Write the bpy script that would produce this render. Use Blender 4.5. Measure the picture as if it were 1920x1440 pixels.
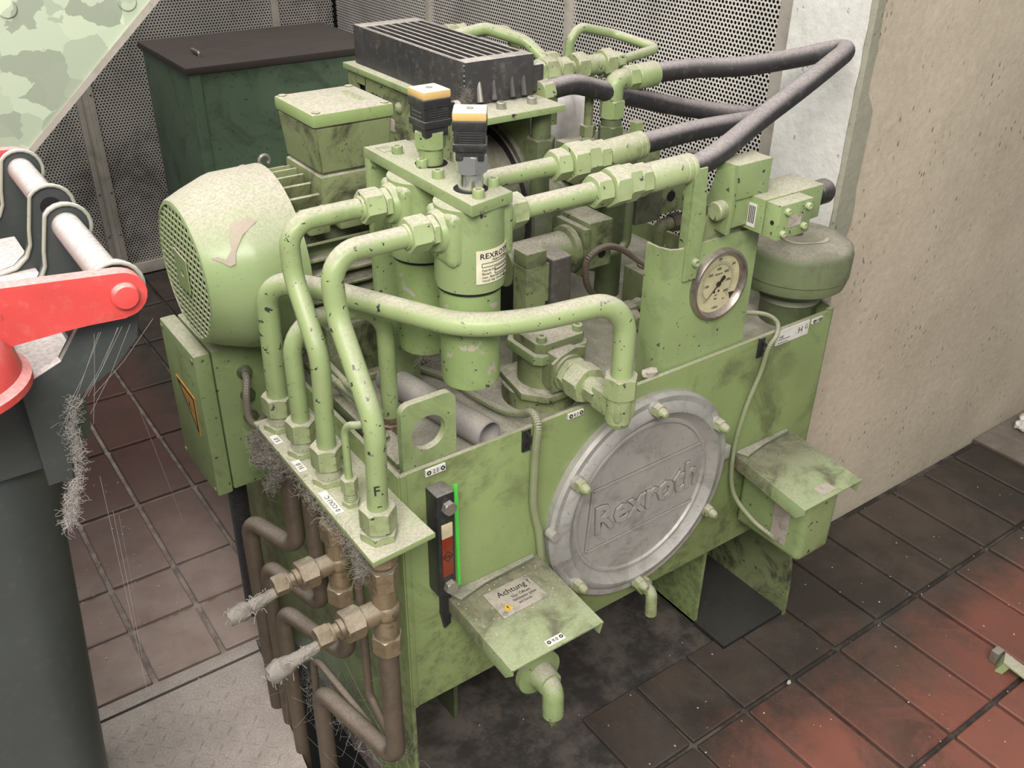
import bpy, bmesh, math, random
from mathutils import Vector, Matrix
random.seed(7)
PI = math.pi
for o in list(bpy.data.objects):
    bpy.data.objects.remove(o)
SC = bpy.context.scene
COL = SC.collection

# ------------------------------------------------------------------ camera, world, light, exposure
cd = bpy.data.cameras.new('camera')
cd.sensor_fit = 'HORIZONTAL'; cd.sensor_width = 36.0; cd.lens = 36.0*1762.84/1920.0
cd.clip_start = 0.02; cd.clip_end = 50
cam = bpy.data.objects.new('camera', cd); COL.objects.link(cam)
yaw, pitch, roll = 0.6262, 0.5401, 0.0151
d = Vector((math.cos(pitch)*math.sin(yaw), math.cos(pitch)*math.cos(yaw), -math.sin(pitch)))
r = Vector((math.cos(yaw), -math.sin(yaw), 0)); u = r.cross(d)
r2 = r*math.cos(roll)+u*math.sin(roll); u2 = u*math.cos(roll)-r*math.sin(roll)
M = Matrix((r2, u2, -d)).transposed().to_4x4()
M.translation = Vector((-0.3884, -0.7378, 0.6143))
cam.matrix_world = M
SC.camera = cam
w = bpy.data.worlds.new('hall_light'); SC.world = w; w.use_nodes = True
w.node_tree.nodes['Background'].inputs[0].default_value = (0.95, 1.0, 0.98, 1)
w.node_tree.nodes['Background'].inputs[1].default_value = 0.20

def area(name, loc, target, size, size_y, power, color=(1, .97, .92)):
    l = bpy.data.lights.new(name, 'AREA'); l.shape = 'RECTANGLE'; l.size = size; l.size_y = size_y
    l.energy = power; l.color = color
    o = bpy.data.objects.new(name, l); COL.objects.link(o); o.location = loc
    o.rotation_euler = (Vector(target)-Vector(loc)).to_track_quat('-Z', 'Y').to_euler()
    return o
area('ceiling_lamp_middle', (-0.55, 0.15, 2.35), (0.25, 0.2, 0), 1.9, 0.8, 21)
area('ceiling_lamp_front', (-1.0, -1.5, 1.75), (0.15, 0.1, -0.1), 1.6, 0.8, 52, (1, .95, .88))
area('ceiling_lamp_back', (0.1, 1.2, 2.5), (0.5, 1.0, 0), 1.2, 0.4, 12)
SC.view_settings.view_transform = 'Standard'
SC.view_settings.look = 'None'
SC.view_settings.gamma = 1.0
SC.view_settings.use_curve_mapping = False
SC.view_settings.exposure = 0.82

# ------------------------------------------------------------------ materials
class NT:
    def __init__(s, name):
        s.m = bpy.data.materials.new(name); s.m.use_nodes = True
        s.t = s.m.node_tree; s.b = s.t.nodes['Principled BSDF']
        s.tc = s.n('ShaderNodeTexCoord'); s.geo = s.n('ShaderNodeNewGeometry')
        s.co = s.tc.outputs['Object']
    def n(s, typ, **kw):
        nd = s.t.nodes.new(typ)
        for k, v in kw.items(): setattr(nd, k, v)
        return nd
    def link(s, a, b): s.t.links.new(a, b)
    def val(s, sock, v):
        if hasattr(v, 'is_output') or isinstance(v, bpy.types.NodeSocket): s.link(v, sock)
        else: sock.default_value = v
    def noise(s, scale, detail=4, rough=.55, co=None, dist=0):
        nd = s.n('ShaderNodeTexNoise'); s.link(co or s.co, nd.inputs['Vector'])
        nd.inputs['Scale'].default_value = scale; nd.inputs['Detail'].default_value = detail
        nd.inputs['Roughness'].default_value = rough; nd.inputs['Distortion'].default_value = dist
        return nd.outputs['Fac']
    def ramp(s, v, a, b, lo=0., hi=1.):
        nd = s.n('ShaderNodeMapRange'); nd.interpolation_type = 'SMOOTHSTEP'
        s.val(nd.inputs['Value'], v); nd.inputs['From Min'].default_value = a; nd.inputs['From Max'].default_value = b
        nd.inputs['To Min'].default_value = lo; nd.inputs['To Max'].default_value = hi
        return nd.outputs['Result']
    def math(s, op, a, b=0.):
        clamp = op in ('ADD', 'SUBTRACT'); op = op.rstrip('_')
        nd = s.n('ShaderNodeMath', operation=op); s.val(nd.inputs[0], a); s.val(nd.inputs[1], b); nd.use_clamp = clamp
        return nd.outputs[0]
    def mix(s, f, a, b):
        nd = s.n('ShaderNodeMix', data_type='RGBA')
        s.val(nd.inputs[0], f)
        for sock, v in ((nd.inputs[6], a), (nd.inputs[7], b)):
            if isinstance(v, tuple): sock.default_value = (*v, 1)
            else: s.link(v, sock)
        return nd.outputs[2]
    def nz(s):
        sp = s.n('ShaderNodeSeparateXYZ'); s.link(s.geo.outputs['Normal'], sp.inputs[0]); return sp.outputs['Z']
    def bump(s, h, strength, dist=.001):
        nd = s.n('ShaderNodeBump'); s.link(h, nd.inputs['Height']); nd.inputs['Strength'].default_value = strength
        nd.inputs['Distance'].default_value = dist; s.link(nd.outputs[0], s.b.inputs['Normal'])
    def col(s, c): 
        if isinstance(c, tuple): s.b.inputs['Base Color'].default_value = (*c, 1)
        else: s.link(c, s.b.inputs['Base Color'])
    def rough(s, v): s.val(s.b.inputs['Roughness'], v)

DUST = (.47, .425, .365)
def paint(name, base, dust=.7, grime=.4, rough=.42, metal=0., chips=.0, dustcol=DUST, gscale=9, gcol=(.045, .04, .025), chipcol=(.04, .04, .035), thin_=.22, flake=0., splash=0., rear=0.):
    n = NT(name)
    c = n.mix(n.ramp(n.noise(5, 3), .3, .7), tuple(v*.86 for v in base), tuple(min(1, v*1.1) for v in base))
    if grime:
        g = n.math('MULTIPLY', n.ramp(n.noise(gscale, 8, .68, dist=.6), .46, .68), grime)
        c = n.mix(g, c, gcol)
    if chips:
        k = n.ramp(n.noise(110, 3, .6, dist=.3), .665-chips*.05, .69-chips*.05)
        c = n.mix(k, c, chipcol)
    if flake:
        k = n.math('MULTIPLY', n.ramp(n.noise(34, 5, .62, dist=.4), .60, .63), flake); c = n.mix(k, c, (.40, .36, .31))
    if splash:
        sp = n.n('ShaderNodeSeparateXYZ'); n.link(n.geo.outputs['Position'], sp.inputs[0])
        band = n.math('ADD', n.ramp(sp.outputs['Z'], -.14, -.37), n.math('MULTIPLY', n.ramp(sp.outputs['Z'], -.03, 0), .35))
        k = n.math('MULTIPLY', n.ramp(n.math('ADD', n.math('ADD', n.math('MULTIPLY', n.noise(75, 8, .75), .6), n.math('MULTIPLY', n.noise(9, 4, .6), .4)), n.math('MULTIPLY', band, .13)), .57, .72), splash); c = n.mix(k, c, (.05, .045, .028))
    fs = n.math('MULTIPLY', n.ramp(n.noise(190, 3, .6), .66, .70), min(.6, .25+grime*.4)); c = n.mix(fs, c, (.05, .045, .032))
    up = n.ramp(n.nz(), .25, .95)
    f = n.math('MULTIPLY', up, n.ramp(n.noise(26, 6, .65), .25, .55, .72, 1))
    f = n.math('MULTIPLY', f, dust)
    f = n.math('MULTIPLY', f, n.ramp(n.noise(gscale*.8+3, 7, .7, dist=.5), .40, .62, 1, max(0, 1-grime*.75)))
    grit = n.ramp(n.noise(300, 3, .6), .36, .62)
    dc = n.mix(grit, tuple(v*.76 for v in dustcol), dustcol)
    c = n.mix(f, c, dc)
    thin = n.math('MULTIPLY', n.ramp(n.noise(90, 5, .7), .5, .8), min(thin_, dust*.3))
    c = n.mix(thin, c, tuple(v*.8 for v in dustcol))
    if rear:
        sp = n.n('ShaderNodeSeparateXYZ'); n.link(n.geo.outputs['Position'], sp.inputs[0])
        k = n.ramp(n.math('ADD_', sp.outputs['Y'], n.math('MULTIPLY', n.math('SUBTRACT_', n.noise(28, 8, .7), .5), .16)), -.115, -.01, 0, rear)
        c = n.mix(k, c, n.mix(n.ramp(n.noise(60, 6, .7), .35, .65), (.095, .083, .058), (.20, .18, .13)))
    n.col(c)
    n.rough(n.ramp(f, 0, .7, rough, .95))
    n.b.inputs['Metallic'].default_value = metal
    n.bump(n.noise(260, 4, .6), .12, .0006)
    return n.m
def plain(name, c, rough=.5, metal=0.):
    n = NT(name); n.col(n.mix(n.ramp(n.noise(60, 4), .3, .75), tuple(v*.8 for v in c), c)); n.rough(rough); n.b.inputs['Metallic'].default_value = metal
    return n.m

GB = (.255, .33, .145)
MT = {}
MT['green'] = paint('green_enamel', GB, .85, .4, .38, chips=.05)
MT['green_pipe'] = paint('green_pipe_enamel', (.295, .375, .17), .9, .3, .33, chips=.28)
MT['green_clean'] = paint('green_tank_enamel', (.235, .30, .12), .75, .55, .42, chips=.0, splash=.5)
MT['green_dirty'] = paint('green_grimy_enamel', (.20, .235, .11), .95, 1.0, .55, chips=.1, gscale=14)
MT['green_shaded'] = paint('shaded_green_enamel', (.10, .125, .06), .5, .6, .5, gscale=20)  # green enamel darkened, the shade on hidden pipes is in its colour
MT['breather'] = paint('dirty_breather_cap', (.15, .185, .09), 1.0, .7, .6, gscale=18, gcol=(.09, .08, .06), dustcol=(.36, .32, .27))
MT['lid'] = paint('dust_covered_lid', (.25, .33, .128), 1.0, .15, .5)
MT['cowl'] = paint('fan_cowl_enamel', (.28, .365, .17), .95, .06, .25, chips=.0)
MT['tank_top'] = paint('dusty_tank_top', (.15, .18, .1), .93, .85, .8, gscale=7, dustcol=(.42, .38, .33))
MT['hood'] = paint('dusty_hood_enamel', (.25, .32, .15), .6, 1.0, .6, gscale=16, gcol=(.085, .075, .05), dustcol=(.40, .395, .29), rear=.85)
MT['bowl'] = paint('flaking_green_bowl_paint', (.25, .34, .135), .9, .3, .4, chips=.4, flake=.9)
MT['nut'] = paint('dusty_nut_paint', (.27, .32, .16), .8, .5, .4, chips=.5, gscale=40, gcol=(.13, .10, .06))
MT['nut_light'] = paint('light_green_nut_paint', (.33, .40, .2), .85, .2, .4, chips=.2, gscale=40, gcol=(.16, .14, .07))
MT['brass'] = paint('rusty_plated_steel', (.26, .20, .125), .6, .7, .38, metal=.45, gscale=45, gcol=(.08, .055, .035))
MT['rusty_pipe'] = paint('brown_steel_pipe', (.115, .085, .062), .7, .5, .5, dustcol=(.30, .26, .23))
MT['black_metal'] = paint('black_cooler_paint', (.036, .034, .036), .95, .3, .5, gcol=(.10, .09, .085), dustcol=(.50, .45, .42))
MT['rubber'] = paint('dusty_black_rubber', (.022, .02, .022), .9, 0, .6, dustcol=(.35, .31, .31))
MT['black_plastic'] = paint('black_plastic', (.02, .02, .021), .6, 0, .4, dustcol=(.3, .27, .25))
MT['aluminium'] = paint('cast_aluminium', (.40, .39, .37), .35, .5, .45, metal=.25, gscale=22, gcol=(.16, .145, .13))
MT['steel'] = paint('dull_steel', (.38, .36, .33), .5, .3, .35, metal=.7)
MT['chrome'] = paint('bright_plated_steel', (.62, .62, .58), .3, .1, .2, metal=.9)
MT['bezel'] = paint('tarnished_steel_ring', (.36, .31, .28), .5, .4, .3, metal=.8, gscale=40)
MT['amber'] = paint('amber_lens_cap', (.62, .42, .16), .97, 0, .25, dustcol=(.78, .72, .62))
MT['lint'] = paint('grey_lint', (.21, .19, .165), .2, .8, .95, gscale=70, gcol=(.10, .085, .07), dustcol=(.45, .41, .38))
MT['web'] = plain('cobweb_silk', (.42, .39, .37), .9)
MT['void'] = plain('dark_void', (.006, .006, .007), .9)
MT['grey_pvc'] = paint('grey_plastic_pipe', (.28, .26, .26), .55, .1, .45)
MT['cable'] = paint('dusty_green_cable', (.24, .27, .15), .7, .2, .5)
MT['grey_cable'] = paint('grey_brown_cable', (.2, .18, .14), .6, .2, .5)
MT['plate_steel'] = paint('grey_label_plate', (.46, .41, .36), .35, .5, .5, metal=.2, gscale=60)
MT['ink'] = plain('black_print', (.018, .018, .018), .6)
MT['white'] = plain('white_tag', (.72, .70, .66), .5)
MT['sticker'] = plain('cream_sticker', (.74, .70, .52), .5)
MT['yellow'] = plain('warning_yellow', (.72, .42, .04), .5)
MT['orange'] = plain('warning_orange', (.62, .30, .06), .5)
MT['fluo'] = plain('fluorescent_green_mark', (.10, .80, .08), .6)
MT['oil'] = plain('red_oil', (.22, .03, .015), .2)
MT['cream'] = plain('clear_empty_glass', (.62, .54, .36), .25)
MT['red'] = paint('red_bin_plastic', (.68, .075, .07), .55, .06, .4, dustcol=(.72, .58, .56))
MT['bin'] = paint('dark_grey_bin_plastic', (.048, .056, .055), .97, .05, .42, thin_=.05, dustcol=(.50, .455, .44))
MT['bin_bar'] = paint('dusty_bin_bar', (.34, .31, .30), 1.0, 0, .7, dustcol=(.58, .53, .52))
MT['bin_rim'] = paint('pale_bin_edge', (.33, .34, .28), .9, 0, .6, dustcol=(.74, .70, .66))
MT['perf'] = paint('perforated_sheet', (.70, .66, .61), .1, .25, .45, gscale=3.5, gcol=(.2, .17, .155))
MT['perf_shaded_dirty'] = paint('shaded_grimy_perforated_sheet', (.52, .48, .44), .1, .75, .5, gscale=3.0, gcol=(.11, .09, .085))  # grime, plus a base darkened for the weaker light on the back wall
MT['trim'] = paint('sheet_trim', (.46, .42, .37), .1, .4, .45, gscale=12, gcol=(.15, .12, .10))
MT['cloth'] = plain('white_foil_sheet', (.66, .62, .61), .7)
MT['dial'] = plain('gauge_dial', (.62, .58, .36), .45)
MT['cabinet'] = paint('dark_green_cabinet_paint', (.095, .15, .095), .2, .45, .5, chips=.1, gscale=10, gcol=(.012, .014, .01))
MT['cabinet_top'] = paint('brown_cabinet_top', (.05, .04, .036), .5, .2, .6, dustcol=(.16, .13, .12))
MT['debris'] = plain('pale_debris', (.50, .45, .38), .8)
MT['worn'] = paint('worn_brown_primer', (.37, .31, .25), .3, .0, .8, chips=1.0, chipcol=(.28, .36, .17))
MT['bell'] = paint('shaded_grimy_bell_paint', (.12, .13, .085), .7, .8, .5, gscale=20)  # grime, with the deep shade behind the filters mixed into the base
MT['coil'] = paint('dusty_dark_coil', (.075, .068, .06), .9, .4, .6)
MT['grime_line'] = paint('grimy_cast_metal', (.17, .16, .145), .1, .4, .6)
MT['oily'] = paint('oily_dirt_and_shade_black', (.02, .02, .02), .25, .2, .5, dustcol=(.10, .09, .08))  # real oil sludge, also painted shade on foot plate and bell foot

def glass():
    n = NT('clear_glass'); t = n.n('ShaderNodeBsdfTransparent'); g = n.n('ShaderNodeBsdfGlossy'); g.inputs['Roughness'].default_value = .08
    m = n.n('ShaderNodeMixShader'); m.inputs[0].default_value = .05; n.link(t.outputs[0], m.inputs[1]); n.link(g.outputs[0], m.inputs[2])
    n.link(m.outputs[0], n.t.nodes['Material Output'].inputs['Surface']); return n.m
MT['glass'] = glass()

def m_tile():
    n = NT('terracotta_tile')
    co = n.geo.outputs['Position']; oi = n.n('ShaderNodeObjectInfo')
    base = n.mix(oi.outputs['Random'], (.19, .066, .048), (.25, .088, .062))
    base = n.mix(n.ramp(n.noise(7, 6, .6, co), .3, .75), base, (.155, .065, .048))
    sp = n.n('ShaderNodeSeparateXYZ'); n.link(co, sp.inputs[0])
    dark = n.mix(n.ramp(n.noise(4.3, 7, .66, co, .5), .3, .6), (.078, .058, .047), (.038, .030, .025))
    # oily dirt and painted-in shade around the machine, dust on the aisle to the left
    #dx = n.math('MAXIMUM', n.math('SUBTRACT', n.math('ABSOLUTE', n.math('ADD', sp.outputs['X'], 0)), 0.35), 0)
    far = n.math('MULTIPLY', n.math('MAXIMUM', n.math('MULTIPLY', n.math('SUBTRACT_', .5, sp.outputs['X']), 1.), 0.), .6)
    dd = n.math('SUBTRACT_', n.math('MULTIPLY', sp.outputs['Y'], -1.), far)
    nn = n.math('MULTIPLY', n.math('SUBTRACT_', n.noise(4.5, 8, .68, co), .5), .42)
    dirt = n.math('MULTIPLY', n.ramp(n.math('ADD_', dd, nn), .10, .27, 1, 0), n.ramp(sp.outputs['X'], -.1, .1))
    c = n.mix(dirt, base, dark)
    blot = n.ramp(n.noise(6.5, 9, .72, co, .8), .48, .66, 0, .62)
    c = n.mix(blot, c, dark)
    left = n.ramp(sp.outputs['X'], .12, -.06)
    front = n.ramp(sp.outputs['Y'], 1.15, .5)
    c = n.mix(n.math('MULTIPLY', left, n.ramp(sp.outputs['Y'], .45, 1.0, .3, .8)), c, (.065, .036, .032))  # far left tiles darkened, shade of bin and duct painted in
    df = n.math('MULTIPLY', n.math('MULTIPLY', left, front), n.ramp(n.noise(9, 7, .65, co), .2, .75, .45, 1))
    c = n.mix(df, c, (.36, .285, .255))
    c = n.mix(n.math('MULTIPLY', n.ramp(n.noise(320, 2, .5, co), .66, .74), .2), c, (.36, .31, .27))
    n.col(c); n.rough(n.ramp(n.noise(12, 5, .6, co), .2, .8, .42, .75))
    n.bump(n.noise(180, 5, .6, co), .25, .001)
    return n.m
MT['tile'] = m_tile()
def m_grout():
    n = NT('dark_grout'); co = n.geo.outputs['Position']
    sp = n.n('ShaderNodeSeparateXYZ'); n.link(co, sp.inputs[0])
    left = n.ramp(sp.outputs['X'], .12, -.06)
    c = n.mix(n.ramp(n.noise(14, 7, .7, co), .4, .65), (.03, .026, .024), (.10, .085, .072))
    c2 = n.mix(n.ramp(n.noise(40, 6, .6, co), .3, .7), (.16, .13, .115), (.34, .285, .25))
    n.col(n.mix(left, c, c2)); n.rough(.9); n.bump(n.noise(200, 4, .6, co), .4, .002); return n.m
MT['grout'] = m_grout()
def m_concrete(name, a, b, pit):
    n = NT(name); co = n.geo.outputs['Position']
    c = n.mix(n.math('ADD', n.math('MULTIPLY', n.ramp(n.noise(3.2, 8, .62, co), .28, .74), .6), n.math('MULTIPLY', n.ramp(n.noise(70, 7, .72, co), .3, .7), .4)), tuple(v*.9 for v in a), b)
    mp = n.n('ShaderNodeMapping'); n.link(co, mp.inputs[0]); mp.inputs['Scale'].default_value = (1, 1, .45); mp.inputs['Rotation'].default_value = (0, .5, 0)
    v = n.n('ShaderNodeTexVoronoi'); n.link(mp.outputs[0], v.inputs['Vector']); v.inputs['Scale'].default_value = 95; v.inputs['Randomness'].default_value = 1
    sel = n.ramp(n.noise(11, 5, .7, co), .50, .62)
    hole = n.math('MULTIPLY', n.ramp(n.math('ADD', v.outputs['Distance'], n.math('MULTIPLY', n.noise(160, 3, .6, co), .35)), .27, .42, 1, 0), sel)
    c = n.mix(n.math('MULTIPLY', hole, .85), c, pit)
    sm = n.math('MULTIPLY', n.ramp(n.noise(2.1, 8, .7, mp.outputs[0], 1.2), .6, .76), .4)
    c = n.mix(sm, c, tuple(x*.5 for x in a))
    n.col(c); n.rough(.9)
    h = n.math('SUBTRACT', n.noise(45, 8, .7, co), hole)
    n.bump(h, .55, .0035); return n.m
MT['concrete'] = m_concrete('tan_concrete', (.46, .39, .295), (.63, .545, .43), (.11, .09, .07))
MT['concrete_grey'] = m_concrete('pale_grey_concrete', (.58, .57, .54), (.74, .73, .70), (.18, .17, .16))
MT['concrete_edge'] = m_concrete('greenish_concrete_edge', (.27, .265, .20), (.35, .34, .27), (.09, .08, .06))
def m_galv():
    n = NT('spangled_galvanised_sheet')
    wn = n.n('ShaderNodeTexNoise'); n.link(n.co, wn.inputs['Vector']); wn.inputs['Scale'].default_value = 14; wn.inputs['Detail'].default_value = 5
    va = n.n('ShaderNodeVectorMath', operation='SCALE'); n.link(wn.outputs['Color'], va.inputs[0]); va.inputs['Scale'].default_value = .09
    vb = n.n('ShaderNodeVectorMath', operation='ADD'); n.link(n.co, vb.inputs[0]); n.link(va.outputs[0], vb.inputs[1])
    v = n.n('ShaderNodeTexVoronoi'); n.link(vb.outputs[0], v.inputs['Vector']); v.inputs['Scale'].default_value = 21
    sp = n.n('ShaderNodeSeparateColor'); n.link(v.outputs['Color'], sp.inputs[0])
    c = n.mix(n.ramp(sp.outputs[0], .1, .8), (.36, .41, .32), (.56, .64, .49)); c = n.mix(n.ramp(sp.outputs[1], .80, .83), c, (.68, .77, .58))
    c = n.mix(n.math('MULTIPLY', n.ramp(n.noise(30, 7, .7), .66, .8), .5), c, (.10, .09, .06))
    n.col(c); n.rough(.55); n.b.inputs['Metallic'].default_value = .15; return n.m
MT['galv'] = m_galv()
MT['checker'] = paint('dusty_tread_plate', (.2, .17, .155), .8, .35, .7, gscale=8, dustcol=(.52, .45, .42), gcol=(.18, .15, .135))

# ------------------------------------------------------------------ mesh builder
def V(*a): return Vector(a)
def frame(ax):
    ax = ax.normalized(); t = Vector((0, 0, 1)) if abs(ax.z) < .9 else Vector((1, 0, 0))
    x = t.cross(ax).normalized(); return x, ax.cross(x)
class B:
    def __init__(s): s.bm = bmesh.new()
    def quads(s, rings, closed=True, cap=True):
        vs = [[s.bm.verts.new(p) for p in rg] for rg in rings]
        n = len(vs[0])
        for a, b in zip(vs, vs[1:]):
            for i in range(n if closed else n-1):
                j = (i+1) % n
                try: s.bm.faces.new((a[i], a[j], b[j], b[i]))
                except ValueError: pass
        if cap and closed:
            s.bm.faces.new(list(reversed(vs[0]))); s.bm.faces.new(vs[-1])
        return s
    def box(s, x0, x1, y0, y1, z0, z1, bev=0, seg=2, rot=None, piv=None):
        v = [s.bm.verts.new((x, y, z)) for z in (z0, z1) for y in (y0, y1) for x in (x0, x1)]
        fs = [s.bm.faces.new([v[i] for i in q]) for q in ((0, 2, 3, 1), (4, 5, 7, 6), (0, 1, 5, 4), (2, 6, 7, 3), (0, 4, 6, 2), (1, 3, 7, 5))]
        if rot is not None:
            bmesh.ops.rotate(s.bm, verts=v, cent=piv or ((x0+x1)/2, (y0+y1)/2, (z0+z1)/2), matrix=rot)
        if bev:
            es = list({e for f in fs for e in f.edges})
            bmesh.ops.bevel(s.bm, geom=es, offset=bev, segments=seg, profile=.6, affect='EDGES')
        return s
    def lathe(s, prof, o, ax, n=32, cap=True):
        o = Vector(o); ax = Vector(ax).normalized(); x, y = frame(ax)
        rings = [[o+ax*h+x*(rr*math.cos(2*PI*i/n))+y*(rr*math.sin(2*PI*i/n)) for i in range(n)] for rr, h in prof]
        return s.quads(rings, True, cap)
    def cyl(s, p0, p1, r0, r1=None, n=24, cap=True):
        p0 = Vector(p0); p1 = Vector(p1); L = (p1-p0).length
        return s.lathe([(r0, 0), (r1 if r1 is not None else r0, L)], p0, p1-p0, n, cap)
    def rod(s, p0, p1, rr, ch=.0015, n=24):
        p0 = Vector(p0); p1 = Vector(p1); L = (p1-p0).length
        return s.lathe([(rr-ch, 0), (rr, ch), (rr, L-ch), (rr-ch, L)], p0, p1-p0, n)
    def ring(s, o, ax, ri, ro, h, n=40):
        return s.lathe([(ri, 0), (ro, 0), (ro, h), (ri, h), (ri, 0)], o, ax, n, False)
    def hexn(s, p0, p1, rc, rot=0., both=True):
        p0 = Vector(p0); p1 = Vector(p1); ax = p1-p0; L = ax.length; ax.normalize(); x, y = frame(ax); n = 24
        ri = rc*math.cos(PI/6); rch = (rc+ri)/2*.985
        rings = []
        A = [2*PI*i/n for i in range(n)]
        def hr(a):
            q = (a % (PI/3))-PI/6; return ri/math.cos(q)
        def rg(f):
            out = []
            for a in A:
                rr, h = f(a); out.append(p0+ax*h+x*(rr*math.cos(a+rot))+y*(rr*math.sin(a+rot)))
            return out
        ch = lambda a: max(0, hr(a)-rch)*.8+.0002
        rings.append(rg(lambda a: (min(hr(a), rch), 0)))
        rings.append(rg(lambda a: (hr(a), ch(a))))
        rings.append(rg(lambda a: (hr(a), L-(ch(a) if both else 0.0001))))
        rings.append(rg(lambda a: (min(hr(a), rch) if both else hr(a), L)))
        return s.quads(rings)
    def thread(s, p0, p1, rr, pitch=.0022):
        p0 = Vector(p0); p1 = Vector(p1); L = (p1-p0).length; k = max(2, int(L/pitch)); pr = []
        for i in range(k):
            pr += [(rr*.91, L*i/k), (rr, L*(i+.5)/k)]
        pr.append((rr*.91, L)); return s.lathe(pr, p0, p1-p0, 24)
    def tube(s, pts, rr, bend=.03, n=18, cap=True, seg=9):
        P = path(pts, bend, seg); rings = []
        t0 = (P[1]-P[0]).normalized(); x, y = frame(t0); prev = t0
        for i, p in enumerate(P):
            t = (P[min(i+1, len(P)-1)]-P[max(i-1, 0)]).normalized()
            q = prev.rotation_difference(t); x = q @ x; x = (x-t*x.dot(t)).normalized(); y = t.cross(x); prev = t
            rings.append([p+x*(rr*math.cos(2*PI*k/n))+y*(rr*math.sin(2*PI*k/n)) for k in range(n)])
        return s.quads(rings, True, cap)
    def prism(s, poly, vec, bev=0):
        vec = Vector(vec); a = [s.bm.verts.new(p) for p in poly]; b = [s.bm.verts.new(Vector(p)+vec) for p in poly]; n = len(a)
        fs = [s.bm.faces.new(list(reversed(a))), s.bm.faces.new(b)]
        for i in range(n):
            j = (i+1) % n; fs.append(s.bm.faces.new((a[i], a[j], b[j], b[i])))
        if bev:
            es = list({e for f in fs[:2] for e in f.edges})
            bmesh.ops.bevel(s.bm, geom=es, offset=bev, segments=2, profile=.6, affect='EDGES')
        return s
    def plate_hole(s, outer, hole, vec):
        # outer and hole: equal-length point loops, plate with a hole extruded by vec
        vec = Vector(vec); n = len(outer)
        L = [[s.bm.verts.new(Vector(p)+k) for p in loop] for loop, k in ((outer, vec*0), (hole, vec*0), (hole, vec), (outer, vec))]
        for a, b in ((0, 1), (1, 2), (2, 3), (3, 0)):
            for i in range(n):
                j = (i+1) % n; s.bm.faces.new((L[a][i], L[a][j], L[b][j], L[b][i]))
        return s
    def ball(s, c, rr, sub=1, sc=(1, 1, 1)):
        g = bmesh.ops.create_icosphere(s.bm, subdivisions=sub, radius=rr)
        for v in g['verts']: v.co = Vector((v.co.x*sc[0], v.co.y*sc[1], v.co.z*sc[2]))+Vector(c)
        return s
    def text(s, body, size, o, xd, yd, ext=.0004, fn=None, spacing=1., align='LEFT', sx=1., bold=0.):
        cu = bpy.data.curves.new('t', 'FONT'); cu.body = body; cu.size = size; cu.space_character = spacing; cu.align_x = align
        cu.resolution_u = 2; cu.offset = bold
        ob = bpy.data.objects.new('t', cu); COL.objects.link(ob)
        dg = bpy.context.evaluated_depsgraph_get(); me = ob.evaluated_get(dg).to_mesh()
        o = Vector(o); xd = Vector(xd).normalized(); yd = Vector(yd).normalized(); nd = xd.cross(yd)
        co = [(v.co.x*sx, v.co.y) for v in me.vertices]; fs = [tuple(p.vertices) for p in me.polygons]
        edge = {}
        for f in fs:
            for i in range(len(f)):
                k = (f[i], f[(i+1) % len(f)]); edge[k] = edge.get(k, 0)+1
        fn = fn or (lambda a, b, h: o+xd*a+yd*b+nd*h)
        top = [s.bm.verts.new(fn(a, b, ext)) for a, b in co]; bot = [s.bm.verts.new(fn(a, b, 0)) for a, b in co]
        for f in fs:
            try: s.bm.faces.new([top[i] for i in f])
            except ValueError: pass
        for (a, b) in edge:
            if (b, a) not in edge:
                try: s.bm.faces.new((top[a], bot[a], bot[b], top[b]))
                except ValueError: pass
        ob.evaluated_get(dg).to_mesh_clear(); bpy.data.objects.remove(ob); bpy.data.curves.remove(cu)
        return s
def path(pts, bend, seg=9):
    pts = [Vector(p) for p in pts]; out = [pts[0]]
    for i in range(1, len(pts)-1):
        a, b, c = pts[i-1], pts[i], pts[i+1]; u1 = (a-b); u2 = (c-b); l1, l2 = u1.length, u2.length; u1.normalize(); u2.normalize()
        ang = u1.angle(u2)
        if ang > PI-.02: out.append(b); continue
        bd = bend[i-1] if isinstance(bend, (list, tuple)) else bend
        tl = min(bd/math.tan(ang/2), l1*.49, l2*.49); rad = tl*math.tan(ang/2)
        bis = (u1+u2).normalized(); cen = b+bis*(rad/math.sin(ang/2)); s0 = b+u1*tl-cen; s1 = b+u2*tl-cen
        q = s0.rotation_difference(s1); ax, an = q.to_axis_angle()
        for k in range(seg+1): out.append(cen+Matrix.Rotation(an*k/seg, 3, ax) @ s0)
    out.append(pts[-1]); return out
def spline(pts, n=10):
    P = [Vector(p) for p in pts]; P = [P[0]*2-P[1]]+P+[P[-1]*2-P[-2]]; out = []
    for i in range(1, len(P)-2):
        for k in range(n):
            t = k/n; a, b, c, e = P[i-1:i+3]
            out.append(.5*((2*b)+(c-a)*t+(2*a-5*b+4*c-e)*t*t+(3*b-a-3*c+e)*t**3))
    out.append(P[-2]); return out

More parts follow.
